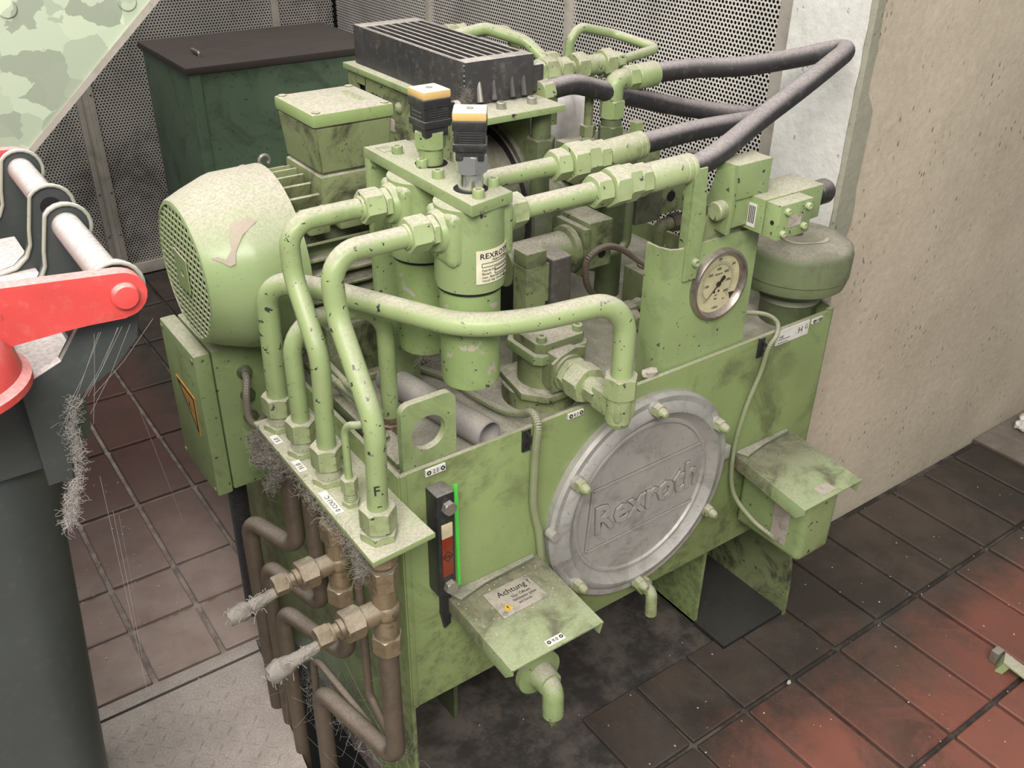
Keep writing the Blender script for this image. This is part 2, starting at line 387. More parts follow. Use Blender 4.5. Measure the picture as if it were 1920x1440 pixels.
def finish(name, b, m, off=Vector(), sharp=35):
    bm = b.bm
    bmesh.ops.recalc_face_normals(bm, faces=bm.faces)
    if off.length: bmesh.ops.translate(bm, verts=bm.verts, vec=-off)
    me = bpy.data.meshes.new(name); bm.to_mesh(me); bm.free()
    me.polygons.foreach_set('use_smooth', [True]*len(me.polygons))
    me.set_sharp_from_angle(angle=math.radians(sharp))
    me.materials.append(MT[m] if isinstance(m, str) else m)
    o = bpy.data.objects.new(name, me); COL.objects.link(o); return o
class Thing:
    def __init__(s, name, label, cat, loc, group=None):
        s.o = bpy.data.objects.new(name, None); COL.objects.link(s.o); s.loc = Vector(loc); s.o.location = s.loc
        s.o.empty_display_size = .02; s.o['label'] = label; s.o['category'] = cat
        if group: s.o['group'] = group
    def part(s, name, b, m, parent=None, label=None, kind=None, sharp=35):
        o = finish(name, b, m, s.loc, sharp); o.parent = parent or s.o
        if label: o['label'] = label
        if kind: o['kind'] = kind
        return o
def solo(name, b, m, label, cat, group=None, sharp=35):
    o = finish(name, b, m, Vector(), sharp); o['label'] = label; o['category'] = cat
    if group: o['group'] = group
    return o
def struct(name, b, m, parent=None):
    o = finish(name, b, m)
    if parent: o.parent = parent
    else: o['kind'] = 'structure'
    return o
FZ = -.6      # floor level (tank rim is z = 0)

# ------------------------------------------------------------------ floor, pit, walls
b = B()
b.box(-1.6, -.1, .46, 2.25, FZ-.06, FZ-.008); b.box(-1.6, -.115, -1.6, .46, FZ-.06, FZ-.008)
b.box(-.115, -.005, -1.6, -.4, FZ-.06, FZ-.008); b.box(-.1, -.005, .46, 2.25, FZ-.06, FZ-.008)
b.box(-.005, 2.3, -1.6, 2.25, FZ-.06, FZ-.008)
floor = struct('floor', b, 'grout')
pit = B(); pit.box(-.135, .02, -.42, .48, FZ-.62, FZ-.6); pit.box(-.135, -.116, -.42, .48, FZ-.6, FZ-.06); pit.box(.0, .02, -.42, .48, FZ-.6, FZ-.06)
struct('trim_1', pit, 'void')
def tile_mesh(w, l, k):
    bb = B(); bb.box(-w/2, w/2, -l/2, l/2, -.012, 0, .0022, 1)
    for v in bb.bm.verts:
        if v.co.z > -.006: v.co.z += random.uniform(-.0006, .0006)
    bmesh.ops.recalc_face_normals(bb.bm, faces=bb.bm.faces)
    me = bpy.data.meshes.new('tile_%d' % k); bb.bm.to_mesh(me); bb.bm.free(); me.materials.append(MT['tile']); return me
full = [tile_mesh(.1075, .211, i) for i in range(3)]
half = tile_mesh(.1075, .131, 5)
def tile(me, x, y):
    o = bpy.data.objects.new('tile', me); COL.objects.link(o); o.parent = floor
    o.location = (x, y, FZ+random.uniform(-.0007, .0007)); o.rotation_euler = (random.uniform(-.003, .003), random.uniform(-.003, .003), random.uniform(-.004, .004))
for i in range(-1, 14):
    for j in range(-4, 2):
        x = .578+.1145*(i-1); y = -.13+.22*j+.11
        if x < .02 or x > 1.75: continue
        if y > .06 and x > .95: continue
        if j == 0 and x < .6: tile(half, x, -.061); continue
        if y > .06 and x < .78: continue
        tile(full[(i*3+j) % 3], x, y)
for x in [1.494-.1145*k for k in range(5)]: pass
strip = tile_mesh(.1075, .2, 7)
for i in range(3, 10): tile(strip, .578+.1145*i, -.13+.22+.0)if False else None
lefty = [(.599, .717), (.722, .942), (.948, 1.168), (1.173, 1.397), (1.403, 1.627), (1.632, 1.85), (1.856, 2.075)]
lm = {}
for y0, y1 in [(.461, .594)]+lefty:
    k = round(y1-y0, 3)
    if k not in lm: lm[k] = tile_mesh(.1065, k-.006, len(lm)+10)
    for i in range(-8, 5):
        x = -.0575+.1155*i
        if y0 < .7 and x > -.0: continue
        tile(lm[k], x, (y0+y1)/2)
# concrete wall at the right: front face y = .1, end face turned to the perforated wall
b = B(); YW = .1
b.box(.856, 2.3, YW, YW+.02, FZ-.05, 1.5)
struct('wall_right', b, 'concrete')
wr = bpy.data.objects['wall_right']
b = B()
random.seed(3)
zs = [FZ-.05+2.1*i/70 for i in range(71)]
jag = [random.uniform(-.0022, .0022) for _ in zs]; jag2 = [random.uniform(-.005, .005) for _ in zs]
wv = lambda z: .006*math.sin(3.1*z)+.004*math.sin(8.3*z+1)
rings = [[(.866-.02*(z > .25)+wv(z)+jag2[i], YW-.003, z), (.834, YW-.002, z), (.83, YW+.004+jag[i], z), (.838, YW+.014, z), (.875, YW+.014, z)] for i, z in enumerate(zs)]
b.quads(rings); ed = struct('corner_edge', b, 'concrete_edge', wr)
b = B(); b.box(.832, 1.0, YW+.005, .243, FZ-.05, 1.5); struct('end_face', b, 'concrete_grey', wr)
# perforated sheets
def perforated(name, wid, hei, pitch, rh, place, parent, nseg=6, m='perf'):
    dy = pitch*math.sqrt(3)/2; verts = []; faces = []
    ny = int(hei/dy); nx = int(wid/pitch); cx = pitch/math.sqrt(3)
    for j in range(ny+1):
        for i in range(nx+1):
            x = i*pitch+(pitch/2 if j % 2 else 0); y = j*dy; k = len(verts)
            if x > wid or y > hei: continue
            for q in range(nseg):
                a = PI/6+2*PI*q/nseg
                if nseg == 6 or q % 2 == 0: ro = cx
                else: ro = pitch/2
                verts.append(place(x+ro*math.cos(a), y+ro*math.sin(a)))
            for q in range(nseg):
                a = PI/6+2*PI*q/nseg; verts.append(place(x+rh*math.cos(a), y+rh*math.sin(a)))
            for q in range(nseg):
                p = (q+1) % nseg; faces.append((k+q, k+p, k+nseg+p, k+nseg+q))
    me = bpy.data.meshes.new(name); me.from_pydata(verts, [], faces); me.materials.append(MT[m])
    o = bpy.data.objects.new(name, me); COL.objects.link(o); o.parent = parent; o['kind'] = 'stuff'; return o
YB, XR = 2.09, .96
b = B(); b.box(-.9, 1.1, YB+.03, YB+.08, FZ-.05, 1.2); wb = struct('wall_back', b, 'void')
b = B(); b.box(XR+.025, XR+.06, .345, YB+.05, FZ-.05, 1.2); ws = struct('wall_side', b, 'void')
PT = .0088
for x0, x1 in ((-.45, .158), (.205, .752), (.778, .95)):
    perforated('perforated_panel', x1-x0, .86+.0, PT, .0027, lambda a, c, x0=x0: (x0+a, YB, FZ+.03+c), wb, 6, 'perf_shaded_dirty')
for y0, y1, ns in ((1.535, 2.08, 6), (.948, 1.515, 12), (.365, .925, 12)):
    perforated('perforated_panel', y1-y0, 1.15, PT, .0031, lambda a, c, y0=y0: (XR, y0+a, FZ+.05+c), ws, ns)
b = B(); b.box(.158, .173, YB-.012, YB+.01, FZ, .6, .002); b.box(.173, .19, YB-.004, YB+.01, FZ, .6); b.box(.19, .206, YB-.012, YB+.01, FZ, .6, .002)
struct('trim_strip', b, 'trim', wb)
for z in (-.05, -.33, -.46):
    b = B(); b.ball((.165, YB-.013, z), .004, 1, (1, .5, 1)); b.ball((.198, YB-.013, z), .004, 1, (1, .5, 1)); struct('rivet', b, 'steel', wb)
b = B(); b.box(.753, .776, YB-.006, YB+.01, FZ, .6, .002); struct('trim_strip', b, 'trim', wb)
b = B(); b.box(-.45, .16, YB-.008, YB+.01, FZ, FZ+.035, .002); b.box(.2, .95, YB-.008, YB+.01, FZ, FZ+.035, .002); struct('bottom_rail', b, 'trim', wb)
b = B(); b.box(XR-.006, XR+.01, 1.513, 1.536, FZ, .8, .002); struct('trim_strip', b, 'trim', ws)
b = B(); b.box(XR-.006, XR+.01, .924, .949, FZ, .8, .002); struct('trim_strip', b, 'trim', ws)
b = B(); b.box(XR-.008, XR+.01, .337, .366, FZ, .9, .003); struct('trim_strip', b, 'trim', ws)
b = B(); b.box(XR-.006, XR+.01, .36, 2.08, FZ, FZ+.055, .002); struct('bottom_rail', b, 'trim', ws)
# galvanised sheet-metal duct hanging in from the left
t = Thing('sheet_metal_duct', 'spangled grey-green galvanised sheet duct with a slanted lower edge, upper left', 'duct', (-.2, .75, .4))
b = B(); b.prism([(.085, .75, .42), (-.17, .75, .195), (-.34, .75, .05), (-.8, .75, .05), (-.8, .75, .9), (.085+.52, .75, .9)], (0, .18, 0)); t.part('duct_body', b, 'galv')
b = B(); b.prism([(.085, .747, .42), (-.17, .747, .195), (-.34, .747, .05), (-.345, .747, .056), (-.175, .747, .202), (.078, .747, .427), (.6, .747, .9), (.61, .747, .9)], (0, .004, 0)); t.part('edge_fold', b, 'trim')
for x, z in ((-.161, .389), (-.003, .385), (-.16, .6), (-.4, .39)):
    b = B(); b.lathe([(.0135, 0), (.0135, .0015), (.012, .003), (.003, .0032)], (x, .75, z), (0, -1, 0), 20); t.part('bolt_head', b, 'galv')
# dark green cabinet by the back wall
t = Thing('metal_cabinet', 'dark green metal cabinet with brown top by the back wall', 'cabinet', (.55, 1.7, FZ))
b = B(); b.box(.3, .8, 1.505, 1.86, FZ, .1, .004); t.part('body', b, 'cabinet')
b = B(); b.box(.292, .808, 1.497, 1.868, .1, .117, .003); t.part('lid', b, 'cabinet_top')
b = B(); b.tube([(.362, 1.60, .117), (.362, 1.60, .127), (.362, 1.65, .127), (.362, 1.65, .117)], .004, .004, 8); t.part('handle', b, 'steel')
b = B(); b.box(.30, .325, 1.5, 1.506, FZ, .1, .001); t.part('corner_fold', b, 'cabinet')
# tread plate over the pit
t = Thing('tread_plate', 'dusty steel tread plate covering the floor pit left of the machine', 'floor plate', (-.4, 0, FZ))
b = B(); b.prism([(-.92, .425, FZ), (-.9, -.9, FZ), (-.19, -.9, FZ), (-.118, .0, FZ), (-.098, .171, FZ), (-.066, .425, FZ)], (0, 0, -.008)); t.part('plate', b, 'checker')
b = B(); b.prism([(-.92, .431, FZ), (-.065, .431, FZ), (-.061, .457, FZ), (-.92, .457, FZ)], (0, 0, -.008), .001); t.part('frame', b, 'checker')
b = B()
for i in range(40):
    for j in range(56):
        x = -.9+.0215*i; y = -.85+.0225*j
        if y > .41 or x > -.115+.12*(y-.0)*.4-.012: continue
        sg = 1 if (i+j) % 2 else -1; a = sg*PI/4+.06; L = .0105; W = .0022
        e = Vector((math.cos(a), math.sin(a), 0)); f = Vector((-math.sin(a), math.cos(a), 0)); c = Vector((x, y, FZ))
        ps = [c-e*L, c+f*W, c+e*L, c-f*W]; vs = [b.bm.verts.new(p) for p in ps]; tp = b.bm.verts.new(c+Vector((0, 0, .0018)))
        for q in range(4): b.bm.faces.new((vs[q], vs[(q+1) % 4], tp))
t.part('tread_ribs', b, 'checker', kind='stuff')
# steel cover strip at the far right against the wall
b = B(); b.prism([(1.535, -.35, FZ+.006), (2.2, -.35, FZ+.006), (2.2, .097, FZ+.006), (1.53, .097, FZ+.006)], (0, 0, -.014), .002)
solo('floor_cover', b, 'rusty_pipe', 'brown steel cover sheet on the tiles against the concrete wall', 'floor cover')

# ------------------------------------------------------------------ oil tank
W, DP = .74, .6
t = tank = Thing('oil_tank', 'green welded steel oil tank with round inspection cover, carrying the pump unit', 'oil tank', (.37, .3, FZ))
b = B(); b.box(.0, W-.012, 0, .006, -.37, 0, .0008); t.part('front_panel', b, 'green_clean')
b = B(); b.box(-.006, -.0002, .0, DP, FZ, -.0003, .001); b.box(-.004, .004, -.002, .0035, -.369, .0006, .001); t.part('side_panel', b, 'green_clean')
b = B()
poly = [(W-.02, 0), (W-.008, .001), (W-.002, .005), (W, .012), (W, DP), (W-.006, DP), (W-.006, .013), (W-.009, .008), (W-.014, .006), (W-.02, .006)]
b.prism([(x, y, -.37) for x, y in poly], (0, 0, .372)); t.part('side_panel', b, 'green_clean')
b = B(); b.box(0, W, DP-.006, DP, -.37, 0, .001); t.part('back_panel', b, 'green_clean')
b = B(); b.box(.003, W-.005, .005, DP-.004, -.036, -.03); t.part('top_plate', b, 'tank_top')
b = B(); b.box(.003, W-.005, .005, DP-.004, -.37, -.364); t.part('bottom_plate', b, 'oily')
b = B(); b.prism([(.585, .05, FZ), (.585, .05, -.37), (.585, .33, -.37), (.585, .33, FZ)], (.007, 0, 0)); t.part('leg', b, 'green_clean')
b = B(); b.prism([(.733, -.025, FZ), (.733, -.022, -.52), (.733, .0, -.37), (.733, .5, -.37), (.733, .5, FZ)], (.007, 0, 0)); t.part('leg', b, 'green_dirty')
b = B(); b.box(.585, .735, -.022, .3, FZ, FZ+.008, .001); t.part('foot_plate', b, 'oily')  # black colour paints in the shade under the tank leg
b = B(); b.prism([(.13, .12, FZ), (.13, .12, -.37), (.13, .5, -.37), (.13, .5, FZ)], (.007, 0, 0)); t.part('leg', b, 'green_shaded')
# inspection cover
cx, cz, R = .362, -.181, .161
b = B(); b.lathe([(R, 0), (R, .009), (R-.004, .013), (R-.012, .0125), (R-.02, .019), (R-.026, .0195), (R-.034, .012), (R-.040, .0085), (R-.0415, .0115), (R-.045, .0115), (R-.047, .008), (.001, .008)], (cx, 0, cz), (0, -1, 0), 96)
cov = t.part('inspection_cover', b, 'aluminium')
Yc = -.0081
b = B()
fr = [(.266, -.235), (.272, -.134), (.478, -.132), (.484, -.232)]
def bar(p, q, w=.0016, h=.0018, y=Yc, b=None):
    b = b or globals()['b']
    p = Vector((p[0], 0, p[1])); q = Vector((q[0], 0, q[1])); e = (q-p).normalized(); f = Vector((-e.z, 0, e.x))*w
    b.prism([p-f+V(0, y, 0), q-f+V(0, y, 0), q+f+V(0, y, 0), p+f+V(0, y, 0)], (0, -h, 0))
for k in range(4): bar(fr[k], fr[(k+1) % 4])
t.part('logo_frame', b, 'aluminium', cov)
b = B(); ca, sa = math.cos(.05), math.sin(.05)
b.text('Rexroth',   .064, (.277, Yc, -.209), (ca, 0, sa), (-sa, 0, ca), .0032, sx=.9, bold=.0009)
b2 = B(); b2.text('Rexroth', .064, (.277, Yc, -.209), (ca, 0, sa), (-sa, 0, ca), .0006, sx=.9, bold=.0024)
for k in range(4): bar(fr[k], fr[(k+1) % 4], .003, .0005, b=b2)
t.part('grime_outline', b2, 'grime_line', cov)
t.part('raised_lettering', b, 'aluminium', cov)
b = B(); b.box(cx+R-.006, cx+R+.009, -.012, 0, -.182, -.160, .003); t.part('lifting_tab', b, 'aluminium', cov)
for a in (90, 32, -30, -90, -142, 147):
    x = cx+(R-.0135)*math.cos(math.radians(a)); z = cz+(R-.0135)*math.sin(math.radians(a))
    b = B(); b.lathe([(.0105, -.010), (.0105, -.018), (.008, -.0185)], (x, 0, z), (0, 1, 0), 20); bo = t.part('stud_boss', b, 'aluminium', cov)
    b = B(); b.hexn((x, -.018, z), (x, -.028, z), .0098, .3); b.lathe([(.0072, .028), (.0065, .034), (.004, .038), (.001, .039)], (x, 0, z), (0, -1, 0), 16)
    t.part('dome_nut', b, 'nut', cov)
b = B(); b.cyl((.202, -.008, -.168), (.202, -.022, -.168), .0075, .007); t.part('locating_pin', b, 'aluminium', cov)
# tap under the cover
b = B(); b.tube([(.376, .01, -.345), (.376, -.035, -.345), (.376, -.038, -.385)], .009, .01, 12); b.hexn((.376, -.006, -.345), (.376, -.022, -.345), .014); t.part('sample_tap', b, 'nut')
# sight glass
b = B(); b.box(.0265, .0505, -.026, 0, -.176, -.025, .004)
sg = t.part('sight_glass', b, 'black_plastic')
b = B(); b.box(.031, .0455, -.0275, -.0255, -.143, -.08, .001); t.part('oil_column', b, 'oil', sg)
b = B(); b.box(.031, .0455, -.0278, -.0256, -.086, -.066, .001); t.part('empty_window', b, 'cream', sg)
b = B(); b.text('OIL', .0058, (.0333, -.0276, -.1155), (1, 0, 0), (0, 0, 1), .0003)
for p, q in (((.0315, -.1135), (.038, -.106)), ((.038, -.106), (.0448, -.1135)), ((.0448, -.1135), (.038, -.121)), ((.038, -.121), (.0315, -.1135))): bar(p, q, .0004, .0003, -.0276)
t.part('glass_print', b, 'ink', sg)
for z in (-.043, -.160):
    b = B(); b.hexn((.0405, -.025, z), (.0405, -.033, z), .0088, .2); t.part('screw', b, 'steel', sg)
b = B(); b.prism([(.0645, -.0012, -.038), (.0695, -.0012, -.04), (.0712, -.0012, -.194), (.067, -.0012, -.193)], (0, .0015, 0)); t.part('level_mark', b, 'fluo', label='bright green painted level mark')
b = B(); b.prism([(.040, 0, -.178), (.052, 0, -.178), (.055, 0, -.21), (.053, 0, -.245), (.044, 0, -.25), (.040, 0, -.225)], (0, -.006, 0), .002); t.part('oil_sludge', b, 'oily', label='black oily sludge below the sight glass')
# number tags, on the front panel
def tag_front(x, z, txt, par, w=.026, h=.0095, y=-.001):
    b = B(); b.box(x-w/2, x+w/2, y-.0012, y+.0012, z-h/2, z+h/2, .0003, 1); o = t.part('number_tag', b, 'white', par)
    b = B(); b.text(txt, .0075, (x, y-.0011, z-.0027), (1, 0, 0), (0, 0, 1), .0003, align='CENTER', sx=.85)
    for s in (-1, 1): b.ring((x+s*(w/2-.004), y-.0011, z), (0, -1, 0), .0014, .0028, .0006, 14)
    t.part('tag_print', b, 'ink', par)
tag_front(.041, -.0075, '2.0', None); tag_front(.241, -.006, '4.0', None, .024, .008); tag_front(.693, -.0065, '9.0', None, .022, .008)
b = B(); b.box(.606, .676, -.0016, .0002, -.024, -.001, .0003, 1); hp = t.part('name_strip', b, 'white')
b = B(); b.text('H', .014, (.652, -.0015, -.0165), (1, 0, 0), (0, 0, 1), .0003, sx=1.0); b.text('G', .010, (.666, -.0015, -.0135), (1, 0, 0), (0, 0, 1), .0003); b.text('HK', .007, (.612, -.0015, -.0145), (1, 0, 0), (0, 0, 1), .0003)
b.box(.611, .635, -.0019, -.0014, -.0165, -.0158); b.box(.611, .632, -.0019, -.0014, -.0215, -.0208); t.part('strip_print', b, 'ink', hp)
# lifting lugs
def rrect(x0, x1, z0, z1, rr, y, m=8):
    c = []
    for cxx, czz, a0 in ((x1-rr, z1-rr, 0), (x0+rr, z1-rr, 90)):
        for k in range(m):
            a = math.radians(a0+90*k/(m-1)); c.append((cxx+rr*math.cos(a), czz+rr*math.sin(a)))
    c += [(x0, z0), (x1, z0)]; out = []
    for i in range(len(c)):
        p, q = c[i], c[(i+1) % len(c)]; k = max(1, int(math.hypot(q[0]-p[0], q[1]-p[1])/.005))
        for j in range(k): out.append(Vector((p[0]+(q[0]-p[0])*j/k, y, p[1]+(q[1]-p[1])*j/k)))
    return out
def hole_for(outer, c, rr):
    out = []
    for p in outer:
        a = math.atan2(p.z-c[1], p.x-c[0]); out.append(Vector((c[0]+rr*math.cos(a), p.y, c[1]+rr*math.sin(a))))
    return out
b = B(); o_ = rrect(.005, .074, -.03, .082, .012, .0065); b.plate_hole(o_, hole_for(o_, (.0385, .0395), .0215), (0, .009, 0)); t.part('lifting_lug', b, 'green')
b = B(); b.box(.3, .36, DP-.02, DP-.006, -.03, .08, .006); t.part('lifting_lug', b, 'green')
# cable clips
for x, z in ((.166, -.012), (.574, -.012)):
    b = B(); b.box(x-.006, x+.006, -.003, 0, z-.019, z+.012, .001); b.prism([(x-.004, -.003, z-.017), (x+.003, -.008, z-.002), (x-.004, -.003, z+.011), (x-.002, -.003, z+.011), (x+.005, -.009, z-.001), (x-.002, -.003, z-.017)], (.002, 0, 0))
    t.part('cable_clip', b, 'black_plastic')

# ------------------------------------------------------------------ hoods over the terminals on the front
def hood(name, label, x0, x1, xf0, xf1, y1, z, lip=.022):
    t = Thing(name, label, 'hood', ((x0+x1)/2, y1/2, z))
    b = B(); T = .003
    b.prism([(x0, -.0005, z), (x1, -.0005, z), (xf1, y1, z), (xf0, y1, z)], (0, 0, -T), .001)
    b.prism([(x0, 0, z-.001), (xf0, y1, z-.001), (xf0, y1, z-lip*.4), (xf0, y1+.012, z-lip), (x0, 0, z-lip)], (T, 0, 0), .0006)
    b.prism([(x1, 0, z-.001), (xf1, y1, z-.001), (xf1, y1+.004, z-lip), (x1, 0, z-lip)], (-T, 0, 0), .0006)
    t.part('cover_sheet', b, 'hood'); 
    b = B(); b.prism([(x0+.002, -.0005, z), (x1-.006, -.0005, z), (x1-.01, -.009, z+.001), (x0+.05, -.011, z+.001), (x0+.01, -.02, z)], (0, 0, .004), .001); t.part('grime_bead', b, 'tank_top', label='caked dirt along the rear weld')
    return t
t = hood('terminal_hood', 'dusty green sheet hood with an Achtung warning plate on top', .0505, .1885, .0475, .182, -.143, -.203)
hz = -.203
b = B(); b.prism([(.087, -.026, hz), (.152, -.026, hz), (.154, -.072, hz), (.086, -.073, hz)], (0, 0, .0022), .0008); wp = t.part('warning_plate', b, 'plate_steel')
b = B(); zt = hz+.0022
b.text('Achtung !', .0125, (.1, -.042, zt), (1, 0, 0), (0, 1, 0), .0003)
b.text('Vor Öffnen', .006, (.114, -.051, zt), (1, 0, 0), (0, 1, 0), .0003); b.text('Netzstecker ziehen', .0055, (.112, -.057, zt), (1, 0, 0), (0, 1, 0), .0003, sx=.8)
b.text('am Gerät', .005, (.116, -.0635, zt), (1, 0, 0), (0, 1, 0), .0003)
t.part('plate_print', b, 'ink', wp)
b = B(); b.prism([(.0935, -.0655, zt), (.1065, -.0655, zt), (.1, -.0545, zt)], (0, 0, .0005)); t.part('warning_triangle', b, 'yellow', wp)
b = B(); b.prism([(.0995, -.0575, zt+.0005), (.1015, -.0605, zt+.0005), (.1002, -.0605, zt+.0005), (.1008, -.0645, zt+.0005), (.0985, -.0602, zt+.0005), (.0998, -.0602, zt+.0005)], (0, 0, .0003)); t.part('bolt_symbol', b, 'ink', wp)
for x, y in ((.1475, -.031), (.0915, -.0685)):
    b = B(); b.lathe([(.0033, 0), (.0033, .0012), (.0016, .0016), (.0012, .0005)], (x, y, zt), (0, 0, 1), 14); t.part('rivet', b, 'steel', wp)
b = B(); b.box(.1035, .1285, -.1385, -.1285, hz, hz+.0012, .0003, 1); ng = t.part('number_tag', b, 'white')
b = B(); b.text('9.0', .0065, (.116, -.1358, hz+.0012), (1, 0, 0), (0, 1, 0), .0003, align='CENTER')
for x in (.1072, .1248): b.ring((x, -.1335, hz+.0012), (0, 0, 1), .0012, .0025, .0005, 12)
t.part('tag_print', b, 'ink', ng)
t = hood('terminal_hood', 'dusty green sheet hood at the right end of the tank front', .5555, .677, .536, .661, -.149, -.192)
b = B(); b.box(.585, .612, -.142, -.124, -.192, -.1905, .0003, 1); t.part('number_tag', b, 'plate_steel')
t = Thing('terminal_box', 'small green box under the right hood on the tank front', 'electrical box', (.62, -.05, -.33))
b = B(); b.box(.582, .655, -.125, -.0, -.33, -.212, .012, 3); t.part('housing', b, 'green')
b = B(); b.box(.5795, .583, -.098, -.07, -.312, -.228, .001); t.part('cover_strip', b, 'plate_steel')
# drain fitting below left hood
t = Thing('drain_fitting', 'green drain flange with elbow hanging below the Achtung hood', 'pipe fitting', (.118, -.09, -.30))
b = B(); b.lathe([(.02, 0), (.031, .0), (.031, .008), (.018, .01), (.016, .03)], (.118, -.097, -.285), (0, -1, 0), 36); t.part('flange', b, 'green')
b = B(); b.cyl((.118, 0, -.285), (.118, -.098, -.285), .022); t.part('stub_pipe', b, 'rusty_pipe')
b = B(); b.tube([(.118, -.10, -.285), (.118, -.132, -.285), (.118, -.134, -.33)], .0135, .015, 18); t.part('elbow', b, 'green')
b = B(); b.box(.114, .122, -.137, -.131, -.353, -.328, .002); t.part('lever', b, 'green_dirty')

# ------------------------------------------------------------------ left bulkhead plate
PZ = -.028
t = Thing('bulkhead_plate', 'dusty green bulkhead plate with five pipe glands on the left of the tank', 'bracket plate', (-.04, .08, PZ))
b = B(); b.prism([(-.0795, -.0765, PZ), (-.003, -.0715, PZ), (-.006, .0, PZ), (-.006, .235, PZ), (-.0785, .235, PZ)], (0, 0, -.007), .001); t.part('plate', b, 'green')
for y, wd, txt in ((.183, .02, '5.0'), (.118, .024, '31.0'), (.036, .045, '0 COU C')):
    b = B(); b.box(-.0755, -.0655, y-wd/2, y+wd/2, PZ, PZ+.001, .0003, 1); ng = t.part('number_tag', b, 'white')
    b = B(); b.text(txt, .0078, (-.068, y-wd/2+.003, PZ+.001), (0, 1, 0), (-1, 0, 0), .0003); t.part('tag_print', b, 'ink', ng)
def gland(t, x, y, rc, rp, h=.0245, lock=.0075, th=.0135, m='nut', below=.026, mb='brass'):
    z0 = PZ
    b = B(); b.hexn((x, y, z0), (x, y, z0+lock), rc*1.06, .35); t.part('lock_nut', b, m)
    b = B(); b.thread((x, y, z0+lock), (x, y, z0+lock+th), rc*.76); t.part('threaded_stub', b, m)
    b = B(); b.hexn((x, y, z0+lock+th), (x, y, z0+lock+th+h), rc, .1); t.part('union_nut', b, m)
    if below:
        b = B(); b.hexn((x, y, z0-.009-below), (x, y, z0-.009), rc*.92, .1); b.cyl((x, y, z0-.012), (x, y, z0-.006), rc*.7); t.part('lower_nut', b, mb)
def pipe(label, pts, rr, bend, m='green_pipe', name='hydraulic_pipe', group=None, cat='pipe', n=20):
    t = Thing(name, label, cat, pts[0], group); b = B(); b.tube(pts, rr, bend, n); t.part('tube', b, m); return t
XB = -.053
t = pipe('longest green pipe, bent across the front of the unit to the brass-nutted elbow', [(XB, .208, -.0), (XB, .198, .172), (-.012, .142, .172), (.07, -.022, .172), (.14, -.049, .172), (.252, -.064, .172), (.252, -.064, .062)], .0128, [.045, .02, .12, .2, .045])
gland(t, XB, .208, .02, .0128)
b = B(); b.hexn((.252, -.064, .05), (.252, -.064, .076), .0205, .2); t.part('union_nut', b, 'nut')
b = B(); b.cyl((.252, -.064, .016), (.252, -.064, .052), .0155, .016); b.lathe([(.0155, 0), (.013, -.006), (.004, -.009)], (.252, -.064, .016), (0, 0, 1), 24); b.box(.238, .266, -.078, -.03, .021, .049, .003); t.part('elbow', b, 'nut')
b = B(); b.hexn((.252, -.036, .035), (.252, -.016, .035), .0165, .3); t.part('union_nut', b, 'nut')
b = B(); b.cyl((.252, -.018, .035), (.252, -.01, .035), .013); b.hexn((.252, -.011, .035), (.252, .014, .035), .0245, .3); b.hexn((.252, .016, .035), (.252, .026, .035), .023, .1); t.part('adapter', b, 'nut')
t = pipe('short green pipe making an upside-down U from bulkhead to tank top', [(XB, .142, -.0), (XB, .142, .142), (.056, .128, .142), (.056, .128, -.028)], .0105, .04)
gland(t, XB, .142, .0185, .0105)
b = B(); b.lathe([(.0145, 0), (.0145, .012), (.012, .013), (.012, .022)], (.056, .128, -.03), (0, 0, 1), 24); t.part('base_collar', b, 'brass')
t = pipe('green S-bent pipe rising to the rear filter', [(XB, .075, -.0), (XB, .066, .135), (XB, .113, .21), (XB, .115, .265), (.046, .115, .265)], .0106, [.06, .05, .042])
gland(t, XB, .075, .0185, .0106, .0265)
t4 = t
t = pipe('green S-bent pipe nearest the camera rising to the front filter', [(XB, -.042, -.0), (XB, -.05, .115), (XB, .014, .205), (XB, .02, .265), (.042, .02, .265)], .011, [.07, .06, .042])
gland(t, XB, -.042, .0195, .011, .026, .010, .002)
b = B(); b.text('F.', .016, (XB-.0095, -.0545, .035), (1, -.35, 0), (0, .05, 1), .0004); t.part('marker_letters', b, 'ink')
t = pipe('thin green pipe arching from the small bulkhead gland', [(XB, .022, .0), (XB, .022, .075), (-.045, -.004, .085), (.0, .04, .06), (.02, .16, .028), (.03, .26, .02)], .0042, [.02, .02, .03, .04], n=12)
gland(t, XB, .022, .0095, .004, .018, .006, .011, below=.016)
for t_, y in ((t4, .115),):
    pass
def inlet_nut(t, y):
    b = B(); b.hexn((.030, y, .265), (.052, y, .265), .0185, .2); b.cyl((.027, y, .265), (.031, y, .265), .0125); t.part('union_nut', b, 'nut_light')
    b = B(); b.hexn((.0535, y, .265), (.063, y, .265), .0165, .5); t.part('adapter', b, 'nut_light')
inlet_nut(t4, .115)
tf = [o for o in bpy.data.objects if o.get('label', '').startswith('green S-bent pipe nearest')][0]
class _W(Thing):
    def __init__(s, o): s.o = o; s.loc = o.location.copy()
inlet_nut(_W(tf), .02)

